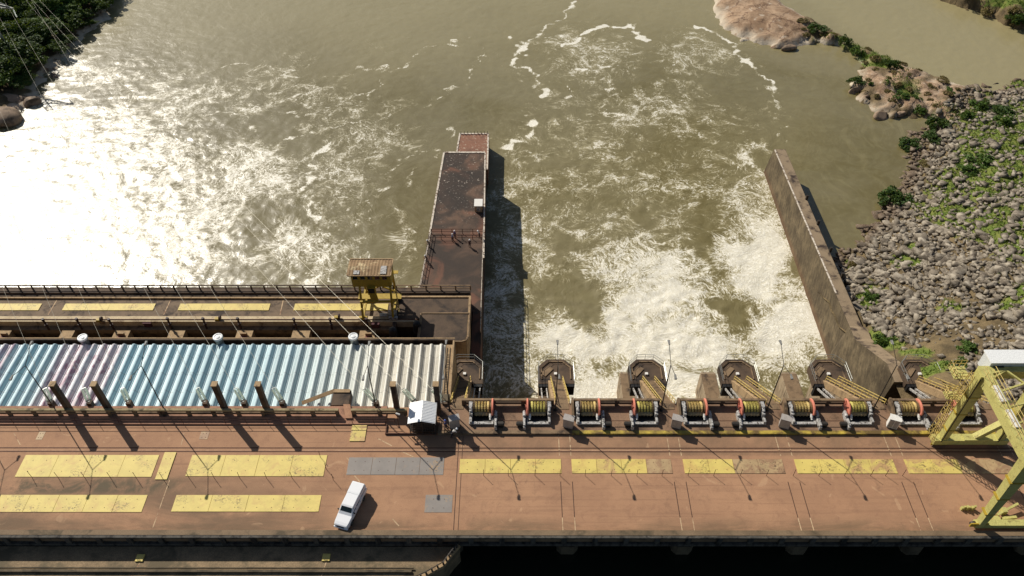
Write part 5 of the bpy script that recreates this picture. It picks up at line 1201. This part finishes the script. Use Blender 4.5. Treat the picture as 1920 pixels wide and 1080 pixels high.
for z in (.5, 1.0, 1.5, 2.0, 2.6):
    for y in (ky0 + .15, ky1 - .15): mb.box(kx0 + .15, kx1 - .15, y - .03, y + .03, z, z + .05)
    for x in (kx0 + .15, kx1 - .15): mb.box(x - .03, x + .03, ky0 + .15, ky1 - .15, z, z + .05)
i = kx0 + .3
while i < kx1 - .2: mb.box(i - .02, i + .02, ky0 + .13, ky0 + .17, .2, 2.6); i += .28
mb.build('frame', STEEL, t)
mb = MB(); mb.box(kx0 + .4, kx1 - .4, ky0 + .6, ky1 - .4, .2, 1.5); mb.build('machine', STEEL, t, bevel=.04)
mb = MB(); mb.box(kx1 - .03, kx1 + .02, ky0, ky1 + .1, 2.5, 2.8); mb.build('side_trim', GREY, t)
# lattice ladder post and little tank at the right roof corner
t = thing('ladder_post', 'steel ladder cage standing between the kiosk and the roof corner', 'ladder', (XE - .5, 59.6, .2))
mb = MB()
for s in (-.35, .35):
    for y in (59.2, 59.9): mb.cyl((XE - .9 + s, y, -.8), (XE - .9 + s, y, 2.6), .04, .04, 6)
mb.build('rails', GALV, t); mb = MB()
for i in range(9): mb.bar((XE - 1.25, 59.2, -.4 + i * .33), (XE - .55, 59.2, -.4 + i * .33), .04, .04)
mb.build('rungs', GALV, t)
mb = MB(); mb.box(XE - .6, XE + .3, 59.4, 60.5, -1, .7); tag(mb.build('vent_housing', CONC_OLIVE, bevel=.04), 'olive vent housing at the right front corner of the long roof', 'vent')
# floodlight post left of the kiosk
p = P(748, 800, 0); t = thing('camera_post', 'slim post with white camera head left of the kiosk', 'post', (p.x, p.y, 0))
mb = MB(); mb.cyl(p, (p.x, p.y, 2.7), .04, .035, 8); mb.cyl(p, (p.x, p.y, .05), .14, .14, 8); mb.build('pole', RUST, t)
mb = MB(); mb.bar((p.x - .1, p.y, 2.75), (p.x + .4, p.y - .12, 2.62), .2, .2); mb.build('camera_head', WHITE_BOX, t, bevel=.03)

# ------------------------------------------------------------------ pickup
def pickup(loc, rz):
    t = thing('pickup_truck', 'white double-cab pickup with a long canopy parked diagonally on the deck', 'pickup', (0, 0, 0))
    PW = NT('car_white').out((.84, .84, .84), .25, 0, .5); W = .89
    def loft(secs, name, mat, bevel=0, parent=t):   # sections: (y, halfwidth bottom, halfwidth top, z bottom, z top)
        mb = MB(); V = []
        for y, wb, wt, z0, z1 in secs:
            zm = z0 + (z1 - z0) * .55
            V += [(-wb * .94, y, z0), (wb * .94, y, z0), (wb, y, zm), (wt, y, z1), (-wt, y, z1), (-wb, y, zm)]
        n = len(secs); F = []
        for i in range(n - 1):
            for j in range(6): F.append((i * 6 + j, i * 6 + (j + 1) % 6, i * 6 + 6 + (j + 1) % 6, i * 6 + 6 + j))
        F += [tuple(range(6))[::-1], tuple(range(n * 6 - 6, n * 6))]
        mb.add(V, F); return mb.build(name, mat, parent, bevel=bevel, local=True)
    loft([(-2.62, .70, .62, .42, .88), (-2.5, .84, .74, .36, .96), (-2.2, W, .80, .34, 1.02), (-1.30, W + .01, .84, .34, 1.10), (-1.2, W + .01, .87, .34, 1.08), (2.35, W + .01, .87, .34, 1.08), (2.52, W - .02, .85, .40, 1.05)], 'body', PW, .03)
    cb = loft([(-1.36, .84, .80, 1.02, 1.08), (-.62, .83, .66, 1.02, 1.68), (-.45, .83, .67, 1.02, 1.74), (.95, .83, .68, 1.02, 1.76), (1.0, .83, .68, 1.02, 1.75)], 'cabin', PW, .02)
    cn = loft([(.97, .845, .71, 1.03, 1.775), (1.2, .85, .72, 1.04, 1.80), (2.38, .85, .72, 1.04, 1.80), (2.5, .84, .70, 1.04, 1.74)], 'canopy', PW, .02)
    mb = MB(); mb.add([(-.72, -1.24, 1.145), (.72, -1.24, 1.145), (.60, -.66, 1.665), (-.60, -.66, 1.665)], [(0, 1, 2, 3)]); mb.add([(-.72, -1.25, 1.155), (.72, -1.25, 1.155), (.60, -.67, 1.675), (-.60, -.67, 1.675)], [(0, 1, 2, 3)]); mb.build('windshield', DARKGLASS, t, local=True)
    def sidewin(y0, y1, yt0, yt1, zt, par):
        for s in (-1, 1):
            mb = MB(); xb, xt = s * .835, s * (.70 if zt < 1.7 else .752)
            f0 = 1.18
            mb.add([(s * .828, y0, f0), (s * .828, y1, f0), (xt, yt1, zt), (xt, yt0, zt)], [(0, 1, 2, 3)])
            mb.add([(s * .838, y0, f0), (s * .838, y1, f0), (xt + s * .012, yt1, zt), (xt + s * .012, yt0, zt)], [(0, 1, 2, 3)])
            mb.build('side_window', DARKGLASS, par, local=True)
    sidewin(-1.02, -.2, -.56, -.2, 1.64, t); sidewin(-.08, .78, -.08, .72, 1.64, t); sidewin(1.18, 2.28, 1.2, 2.22, 1.72, t)
    mb = MB(); mb.box(-.55, .55, 2.5, 2.54, 1.25, 1.62); mb.build('rear_window', DARKGLASS, t, local=True)
    for sx in (-1, 1):
        for y in (-1.62, 1.48):
            mb = MB(); mb.lathe([(.2, -.11), (.34, -.11), (.37, -.06), (.37, .06), (.34, .11), (.2, .11)], (sx * .80, y, .37), 'x', 18); wl = mb.build('wheel', BLACK, t, local=True)
            mb = MB(); mb.lathe([(.05, -.09), (.21, -.12), (.21, .12), (.05, .09)], (sx * .80, y, .37), 'x', 12); mb.build('rim', GALV, wl, local=True)
        mb = MB(); mb.box(min(sx * .50, sx * .76), max(sx * .50, sx * .76), -2.60, -2.38, .72, .90); mb.build('headlight', GLASSY, t, bevel=.03, local=True)
        mb = MB(); mb.box(min(sx * .72, sx * .86), max(sx * .72, sx * .86), 2.48, 2.54, .62, .95); mb.build('tail_light', RED, t, local=True)
        mb = MB(); mb.box(min(sx * .86, sx * 1.06), max(sx * .86, sx * 1.06), -.98, -.86, 1.12, 1.28); mb.build('mirror', BLACK, t, bevel=.02, local=True)
        mb = MB()
        for y in (-.25, .75): mb.box(min(sx * .885, sx * .93), max(sx * .885, sx * .93), y - .1, y + .06, .92, .96)
        mb.build('door_handle', GREY, t, local=True)
    mb = MB(); mb.box(-.42, .42, -2.66, -2.58, .62, .84); mb.build('grille', BLACK, t, local=True)
    mb = MB(); mb.box(-.84, .84, -2.70, -2.5, .36, .58); mb.build('front_bumper', PW, t, bevel=.04, local=True); mb = MB(); mb.box(-.82, .82, 2.5, 2.66, .42, .6); mb.build('rear_bumper', STEEL, t, bevel=.03, local=True)
    t.location = loc; t.rotation_euler = (0, 0, rz); return t
dv = Vector((1.35, 4.55)); pickup((-18.25, 44.85, .0), -math.atan2(dv.x, dv.y))

# ------------------------------------------------------------------ gantry crane on the right
t = thing('gantry_crane', 'pale yellow gantry crane with white machine house straddling the roadway', 'crane', (51, 48, 0))
LX_ = [50.9, 57.6]; YD, YU = 53.6, 42.75
for i, x in enumerate(LX_):
    mb = MB(); mb.bar((x, YD, 1.0), (x, YD, 13.4), .75, .75, (0, 1, 0), 1.5, 1.1); mb.build('leg', YEL_CRANE, t)
    mb = MB(); mb.bar((x + .1, YU, .7), (x, YU + .2, 13.4), .62, .7, (0, 1, 0), 1.5, 1.1); mb.build('leg', YEL_CRANE, t)
    mb = MB(); mb.box(x - .42, x + .42, YU - 1.4, YD + .9, 12.2, 13.5); mb.box(x - .58, x + .58, YU - 1.4, YD + .9, 13.5, 13.56); gd = mb.build('girder', YEL_CRANE, t)
    mb = MB()
    for s in (-.55, .55):
        for z in (14.1, 14.6): mb.tube([(x + s, YU - 1.3, z), (x + s, YD, z)], .035, 5)
        for j in range(10): mb.cyl((x + s, YU - 1.2 + j * 1.25, 13.5), (x + s, YU - 1.2 + j * 1.25, 14.6), .03, .03, 5)
    mb.build('walkway_rail', RAIL_YEL, gd)
    mb = MB(); mb.box(x - .25, x + .3, 49.6, 51.7, 13.58, 13.75); mb.box(x - .25, x + .35, 46.4, 48.6, 13.58, 13.72); mb.build('cable_cover', WHITE_BOX, gd)
for x in LX_:
    for y, f_ in ((YD, 1.1), (YU + .1, 1.2)):
        for z in (3.2, 6.4, 9.6):
            mb = MB(); w_ = .42 + .04 * z; mb.box(x - w_, x + w_, y - .42 - .012 * z, y + .42 + .012 * z, z, z + .14); mb.build('flange', YEL_DULL, t)
    mb = MB(); mb.tube([(x - .35, YD - .55, 1.2), (x - .5, YD - .62, 6), (x - .75, YD - .7, 13.2)], .05, 6); mb.build('cable', BLACK, t)
mb = MB(); mb.box(49.8, 58.6, YD - .5, YD + .5, .55, 1.35); mb.box(53.2, 56.5, YD - .55, YD + .3, 1.352, 1.56); mb.build('sill_beam', YEL_CRANE, t)
mb = MB(); mb.box(50.4, 59, YU - .32, YU + .42, .35, .95); mb.build('sill_beam', YEL_CRANE, t)
mb = MB(); mb.box(LX_[0] - .4, LX_[1] + .4, YD + .2, YD + 1.0, 12.2, 13.4); mb.build('cross_beam', YEL_CRANE, t)
mb = MB(); mb.bar((54.6, YD, 1.3), (57.4, YD, 5.2), .7, .6); mb.build('brace', YEL_CRANE, t)
for x in (50.2, 51.3, 57.2, 58.2):
    for y in (YD, YU + .02):
        mb = MB(); zb = .03 if y == YD else .47
        mb.cyl((x, y - .12, zb + .33), (x, y + .12, zb + .33), .33, .33, 16); wl = mb.build('wheel', STEEL, t)
        mb = MB(); mb.box(x - .42, x + .42, y - .3, y - .16, zb + .12, zb + .72); mb.build('wheel_guard', YEL_DULL, wl)
mb = MB()                                               # ladder tower on the outer side of the near-river leg
for i in range(34): mb.bar((49.55, YD - .45, 1.2 + i * .36), (49.55, YD + .35, 1.2 + i * .36), .05, .05)
for y in (YD - .45, YD + .35): mb.bar((49.55, y, .8), (49.55, y, 13.4), .06, .06)
mb.build('ladder', RAIL_YEL, t)
mb = MB()
for i in range(12): mb.tube([(49.55, YD - .45, 2.6 + i * .9), (48.85, YD - .3, 2.6 + i * .9), (48.85, YD + .2, 2.6 + i * .9), (49.55, YD + .35, 2.6 + i * .9)], .03, 5)
for y in (YD - .3, YD + .2): mb.cyl((48.85, y, 2.6), (48.85, y, 12.6), .03, .03, 5)
mb.build('ladder_cage', RAIL_YEL, t)
for z, x0, x1, y0, y1 in ((11.4, 48.6, 50.4, 54.4, 56.2), (8.4, 48.7, 50.3, 53.9, 55.0)):
    mb = MB(); mb.box(x0, x1, y0, y1, z - .08, z); pf = mb.build('landing', YEL_CRANE, t)
    mb = MB(); ring = [Vector((x1, y0, z)), Vector((x0, y0, z)), Vector((x0, y1, z)), Vector((x1, y1, z))]
    for dz in (.5, 1.05): mb.tube([v + Vector((0, 0, dz)) for v in ring], .045, 5)
    for a, b in zip(ring[:-1], ring[1:]):
        for q_ in np.linspace(0, 1, 4): c = a.lerp(b, q_); mb.cyl(c, c + Vector((0, 0, 1.05)), .04, .04, 5)
    mb.build('landing_rail', RAIL_YEL, pf)
hz0, hz1 = 11.9, 14.0
hx0, hx1, hy0, hy1 = PX0 if False else P(1850, 690, 13).x, 60.5, YY(681, hz1), YY(657, hz1)
mb = MB(); mb.box(hx0 + .1, hx1, hy0 + .08, hy1 - .08, hz0, hz1 - .03); hs = mb.build('machine_house', mk('house_grey', lin(214, 216, 214), lin(192, 196, 196), .8, lin(140, 138, 130), lo=.62, hi=.8, rough=.5), t)
mb = MB(); mb.box(hx0 - .05, hx1, hy0 - .05, hy1 + .05, hz1 - .02, hz1 + .1); mb.build('house_roof', WHITE_METAL, hs)
mb = MB(); mb.box(hx0 + .5, hx0 + 1.6, hy0 - .10, hy0 + .07, hz0 + .5, hz0 + 1.6); mb.build('window', DARKGLASS, hs)
mb = MB(); mb.box(hx0 + .4, hx0 + 1.7, hy0 - .5, hy0 + .06, hz0 - .1, hz0 + .45); mb.build('switch_box', GREY_BOX, hs, bevel=.03)
mb = MB()                                               # bracket gallery right of the girder
zz = 13.4; pts = [(51.5, 53.6), (53.2, 54.0), (54.4, 52.2), (55.4, 50.2), (56.3, 48.2), (57.2, 46.2)]
for a, b in zip(pts[:-1], pts[1:]): mb.bar((a[0], a[1], zz), (b[0], b[1], zz), .2, .2)
for a in pts[1:]: mb.bar((51.3, a[1] - 1.0, zz - .2), (a[0], a[1], zz), .2, .2)
mb.build('gallery_bracket', YEL_CRANE, t)
mb = MB()                                               # clamps and buffers by the foot of the road leg
for i in range(6):
    x = 50.0 + i * .28; mc = MB(); mc.box(x, x + .18, YU + 2.0 + .1 * (i % 2), YU + 2.3, .02, .5 + .1 * (i % 3)); mc.build('buffer', YEL_CRANE, t)
mb.box(53.0, 53.7, YU + .6, YU + 1.1, .02, .5); mb.box(54.2, 54.7, YU + 1.4, YU + 2.0, .02, .8); mb.bar((53.5, YU + 1.2, .5), (56.2, YU + 2.4, .8), .25, .25); mb.bar((54, YU + .9, .3), (55.6, YU + 1.0, .4), .3, .2)
mb.build('rail_clamp', YEL_CRANE, t)

# ------------------------------------------------------------------ yellow cabin crane of the tail deck
zt0, zt1 = ZD, -3.4
fx0, fx1 = P(650, 516, zt1).x, P(732, 516, zt1).x; fy0, fy1 = YY(515, zt1), YY(486, zt1)
t = thing('cabin_crane', 'mustard yellow travelling crane cabin on legs above the tail deck', 'crane', ((fx0 + fx1) / 2, 88, ZD))
cz0, cz1 = -6.3, -3.65
mb = MB(); mb.box(fx0 + .45, fx1 - .15, fy0 + .25, fy1 - .25, cz0, cz1); cbn = mb.build('cabin', YEL_DULL, t)
mb = MB(); n = 14; V = []
xs_ = np.linspace(fx0, fx1, n * 2 + 1)
for y, z in ((fy0 - .1, zt1 - .12), ((fy0 + fy1) / 2, zt1 + .12), (fy1 + .1, zt1 - .12)): V += [(x, y, z + .05 * (i % 2)) for i, x in enumerate(xs_)]
m = len(xs_); mb.add(V, [(j * m + i, j * m + i + 1, (j + 1) * m + i + 1, (j + 1) * m + i) for j in range(2) for i in range(m - 1)])
mb.box(fx0 + .1, fx1 - .1, fy0 + .1, fy1 - .1, cz1, zt1 - .2)
rf = mb.build('roof', mk('roof_rust_sheet', lin(150, 122, 88), lin(116, 88, 62), 1.0, lin(196, 176, 136), lo=.54, hi=.66, sscale=.7), t)
mb = MB(); mb.bar((fx0, fy0 - .1, zt1 - .1), (fx0, fy1 + .1, zt1 - .05), .16, .14); mb.bar((fx1, fy0 - .1, zt1 - .1), (fx1, fy1 + .1, zt1 - .05), .16, .14); mb.bar((fx0, fy1 + .1, zt1 - .06), (fx1, fy1 + .1, zt1 - .06), .16, .14); mb.bar((fx0, fy0 - .12, zt1 - .16), (fx1, fy0 - .12, zt1 - .16), .12, .14)
for q_ in np.linspace(.12, .88, 6): mb.box(fx0 + (fx1 - fx0) * q_ - .04, fx0 + (fx1 - fx0) * q_ + .04, fy0, fy0 + .05, zt1 - .05, zt1 - .0)
mb.build('roof_edge', CONC_TAN, rf)
mb = MB(); mb.bar((fx0 + 5.5, fy0 + .15, zt1 + .02), (fx0 + 5.5, (fy0 + fy1) / 2, zt1 + .2), .9, .06); mb.bar((fx0 + 1.4, fy0 + .1, zt1 + .0), (fx0 + 1.4, fy0 + .8, zt1 + .1), .9, .06); mb.build('new_sheet', GREY, rf)
for i in range(5):
    x = fx0 + 1.1 + i * 1.13; mb = MB(); mb.box(x - .34, x + .34, fy0 + .2, fy0 + .26, cz1 - .95, cz1 - .35); wn = mb.build('window', DARKGLASS, cbn)
    mb = MB(); mb.box(x - .4, x + .4, fy0 + .18, fy0 + .24, cz1 - 1.02, cz1 - .96); mb.box(x - .4, x + .4, fy0 + .18, fy0 + .24, cz1 - .34, cz1 - .28); mb.build('frame', CONC_TAN, wn)
hx = fx0 + 3.4
mb = MB(); mb.box(hx - .6, hx + .6, fy0 - .35, fy0 + .24, cz0 - 1.2, cz0 + .3); mb.build('operator_box', YEL_DULL, t, bevel=.03)
mb = MB(); mb.box(hx - .48, hx + .48, fy0 - .42, fy0 - .36, cz0 - .75, cz0 + .2); mb.build('hatch', BLACK, t)
mb = MB(); mb.bar((hx + .1, fy0 - .2, cz0 - 1.2), (hx + .3, fy0 - .3, cz0 - 2.6), 1.1, .3, (0, 1, 0)); mb.build('chute', YEL_DULL, t)
lx0, lx1 = XX(682, 598, ZD + .7), XX(738, 598, ZD + .7)
for x in (lx0, lx1):
    for y in (YBEAM + .4, YY(563, ZD)):
        zb = ZD + .82 if y < 87.5 else ZD + .3
        mb = MB(); mb.bar((x, y, zb + .5), (x, max(y, fy0 + .3) if y < 87.5 else min(y, fy1 - .3), cz0 + .1), .3, .32, (0, 1, 0)); mb.build('leg', YEL_DULL, t)
        mb = MB(); mb.box(x - .7, x + .7, y - .25, y + .25, zb + .12, zb + .55); bg_ = mb.build('bogie', GREY if x == lx1 else YEL_DULL, t, bevel=.03)
        mb = MB()
        for s in (-.45, .45): mb.cyl((x + s, y - .15, zb + .2), (x + s, y + .15, zb + .2), .2, .2, 12)
        mb.build('wheel', STEEL, bg_)
yb2 = YY(563, ZD)
mb = MB(); mb.bar((lx0, YBEAM + .4, ZD + 4.8), (lx1, YBEAM + .5, ZD + 4.8), .3, .3); mb.bar((lx0, yb2, ZD + 4.8), (lx1, yb2, ZD + 4.8), .3, .3)
for x in (lx0, lx1): mb.bar((x, YBEAM + .4, ZD + 3.0), (x, yb2, ZD + 3.0), .25, .3); mb.bar((x, YBEAM + .4, ZD + 1.1), (x, yb2, ZD + 1.1), .3, .35)
mb.bar((lx0, yb2, ZD + 2.0), (lx1, yb2, ZD + 4.8), .2, .2); mb.bar((lx1, yb2, ZD + 2.0), (lx0, yb2, ZD + 4.8), .2, .2)
mb.build('bracing', YEL_DULL, t)
mb = MB(); xx = lx1 + .7
for y in (86.6, 87.3): mb.bar((xx, y, ZD + .2), (xx, y, cz0), .06, .06)
for i in range(18): mb.bar((xx, 86.6, ZD + .5 + i * .34), (xx, 87.3, ZD + .5 + i * .34), .05, .05)
mb.build('ladder', RAIL_YEL, t)
mb = MB()
for a, b in (((lx0 - 1.0, fy0 + .2), (fx1 + .3, fy0 + .2)),):
    for z in (cz0 - .1, cz0 + .0): pass
mb.box(fx0 + .2, fx1 + .5, fy1 - .2, fy1 + .5, cz0 - .1, cz0); mb.box(lx0 - .8, lx1 + 1.3, 87.2, 88.4, ZD + 3.3, ZD + 3.36); mb.build('platform', YEL_DULL, t)
mb = MB(); mb.box(lx1 - .9, lx1 + .5, YBEAM + .6, YBEAM + 1.6, ZD + .9, ZD + 1.7); mb.cyl((lx1 - 2.2, YBEAM + .9, ZD + 1.2), (lx1 - 1.0, YBEAM + .9, ZD + 1.2), .35, .35, 12); mb.build('drive_motor', GALV, t, bevel=.03)
mb = MB(); xs2 = fx1 + 2.1
p = P(745, 560, ZD + 1); mb.cyl((p.x, p.y, ZD), (p.x, p.y, ZD + 1.4), .7, .6, 14); tag(mb.build('cable_reel', STEEL, bevel=.03), 'dark cable reel standing beside the yellow cabin crane', 'reel')

# ------------------------------------------------------------------ people
def skin(name, pts, edges, rad, root, mat, sub=1):
    me = bpy.data.meshes.new(name); me.from_pydata(pts, edges, []); o = bpy.data.objects.new(name, me); COL.objects.link(o)
    sk = o.modifiers.new('s', 'SKIN'); sk.use_smooth_shade = True
    for i, v in enumerate(me.skin_vertices[0].data): v.radius = (rad[i], rad[i]); v.use_root = (i == root)
    if sub: sm = o.modifiers.new('u', 'SUBSURF'); sm.levels = sub; sm.render_levels = sub
    dg = bpy.context.evaluated_depsgraph_get(); m2 = bpy.data.meshes.new_from_object(o.evaluated_get(dg)); m2.name = name
    bpy.data.objects.remove(o); bpy.data.meshes.remove(me)
    m2.materials.clear(); m2.materials.append(mat); return m2
SKIN = NT('skin').out(lin(150, 104, 80), .6, 0, .3)
def person(loc, face, lab, shirt, trous, helm, pose='stand'):
    """face: heading in radians (0 = -y, towards the camera)"""
    bend = {'stand': 0.0, 'lean': .35, 'bend': .95}[pose]; stride = {'stand': .09, 'lean': .12, 'bend': .16}[pose]
    t = thing('person', lab, 'person', (0, 0, 0))
    def up(h, x=0, y=0):        # spine point, bent forward about the hips
        d = h - .93; return (x, -math.sin(bend) * d + y * math.cos(bend), .93 + math.cos(bend) * d)
    pts, ed, rd = [], [], []
    def a(p, r, par=None):
        pts.append(tuple(p)); rd.append(r)
        if par is not None: ed.append((par, len(pts) - 1))
        return len(pts) - 1
    pel = a((0, 0, .95), .13); ch = a(up(1.18), .125, pel); ch2 = a(up(1.38), .13, ch); nk = a(up(1.50), .055, ch2); hb = a(up(1.58, 0, -.02), .07, nk); hd = a(up(1.68, 0, -.01), .095, hb); a(up(1.745), .075, hd)
    a(up(1.655, 0, -.115), .018, hd)
    hands = []
    for s in (-1, 1):
        hip = a((s * .09, 0, .88), .095, pel); kn = a((s * .10, -.03 - s * stride * .6, .48), .062, hip); an = a((s * .11, .03 - s * stride, .09), .042, kn); a((s * .12, -.14 - s * stride, .035), .034, an)
        sh = a(up(1.42, s * .185), .062, ch2)
        if pose == 'stand': el = up(1.13, s * .24, .03); wr = up(.90, s * .25, -.06)
        else:
            e0 = up(1.42, s * .185); el = (s * .24, e0[1] - .16, e0[2] - .22); wr = (s * .2, e0[1] - .38, e0[2] - .26)
        e = a(el, .045, sh); w_ = a(wr, .03, e); dv_ = (Vector(wr) - Vector(el)).normalized(); pm_ = Vector(wr) + dv_ * .07; pa = a(pm_, .034, w_); hands.append((s, pm_, dv_, pa))
        sd_ = Vector((0, 1, 0)) if abs(dv_.y) < .8 else Vector((1, 0, 0))
        for q_ in range(4):
            b0 = pm_ + sd_ * (.033 - .022 * q_) + dv_ * .035; f1 = a(b0, .009, pa); L = (.07, .08, .076, .06)[q_]; m_ = a(b0 + dv_ * L * .55 + Vector((-s * .008, 0, 0)), .008, f1); a(b0 + dv_ * L + Vector((-s * .028, 0, 0)), .0075, m_)
        b0 = pm_ - sd_ * -.045 * 1.0 + dv_ * -.02; f1 = a(b0, .01, pa); a(b0 + dv_ * .045 + sd_ * .02, .009, f1)
    me = skin('body', pts, ed, rd, 0, SKIN); b = bpy.data.objects.new('body', me); COL.objects.link(b); b.parent = t
    def sub(name, idx, mat, grow):
        mp = {j: n for n, j in enumerate(idx)}; e2 = [(mp[x], mp[y]) for x, y in ed if x in mp and y in mp]
        m3 = skin(name, [pts[j] for j in idx], e2, [rd[j] + grow for j in idx], 0, mat); o = bpy.data.objects.new(name, m3); COL.objects.link(o); o.parent = t
    # joint order per side: hip, knee, ankle, toe, shoulder, elbow, wrist, palm, fingers
    per = (len(pts) - 8) // 2; i0, i1 = 8, 8 + per
    sub('trousers', [0, i0, i0 + 1, i0 + 2, i1, i1 + 1, i1 + 2], trous, .018)
    sub('shirt', [0, 1, 2, i0 + 4, i0 + 5, i1 + 4, i1 + 5], shirt, .02)
    for i in (i0, i1):
        an, to = Vector(pts[i + 2]), Vector(pts[i + 3]); mb = MB(); mb.bar(an + Vector((0, .06, -.05)), to + Vector((0, -.03, 0)), .09, .08); mb.build('shoe', BLACK, t, bevel=.02, local=True)
    hp = Vector(up(1.72)); mb = MB(); mb.lathe([(.155, -.01), (.15, .0), (.125, .02), (.12, .06), (.10, .11), (.05, .14), (.01, .145)], hp, 'z', 16); mb.build('helmet', helm, t, smooth=True, local=True)
    mb = MB()
    for s in (-.035, .035): q_ = Vector(up(1.675, s, -.098)); mb.box(q_.x - .012, q_.x + .012, q_.y - .008, q_.y + .004, q_.z - .007, q_.z + .007)
    mb.build('eyes', BLACK, t, local=True)
    mb = MB(); q_ = Vector(up(1.615, 0, -.092)); mb.box(q_.x - .022, q_.x + .022, q_.y - .006, q_.y + .004, q_.z - .004, q_.z + .004); mb.build('mouth', RED_DULL, t, local=True)
    t.location = loc; t.rotation_euler = (0, 0, face); return t
SB = mk('cloth_blue', lin(58, 76, 130), lin(46, 60, 108), 6); SL = mk('cloth_light_blue', lin(150, 172, 206), lin(126, 150, 190), 6); SD = mk('cloth_dark', lin(48, 48, 56), lin(36, 36, 42), 6); SW = mk('cloth_white', lin(220, 216, 208), lin(196, 192, 186), 6)
JE = mk('cloth_jeans', lin(56, 62, 84), lin(42, 48, 66), 6); HW = NT('helmet_white').out(lin(240, 240, 238), .35, 0, .5); HB = NT('helmet_blue').out(lin(60, 90, 170), .35, 0, .5)
person(P(853, 446, ZG), 2.6, 'person in dark shirt and white helmet standing behind another at the fence', SB, SD, HW)
person(P(849, 452, ZG), 1.2, 'person in pale blue shirt standing with a companion on the guide wall', SL, JE, HW)
person(P(881, 463, ZG), .5, 'person in dark clothes and white helmet alone in the middle of the guide wall', SD, SD, HW)
person(P(899, 445, ZG), -1.2, 'person in white shirt at the right edge of the guide wall by the fence', SW, SD, HW, 'lean')
person(P(805, 463, ZG), -1.4, 'person in dark clothes leaning over the left railing, nearer the fence', SD, SD, HW, 'lean')
person(P(801, 492, ZG), -1.5, 'person in dark clothes leaning over the left railing, further from the fence', SD, JE, HW, 'lean')
person(P(856, 796, .28), .4, 'person in blue clothes and white helmet standing behind the grey cabinet', SB, SB, HW)
person(P(836, 804, 0.28), 1.4, 'person in blue clothes standing in the shade right of the kiosk', SB, JE, HB)
person(P(848, 819, 0.0), 1.9, 'person in white shirt and helmet bending forward at the edge of the kiosk shade', SW, SD, HW, 'bend')
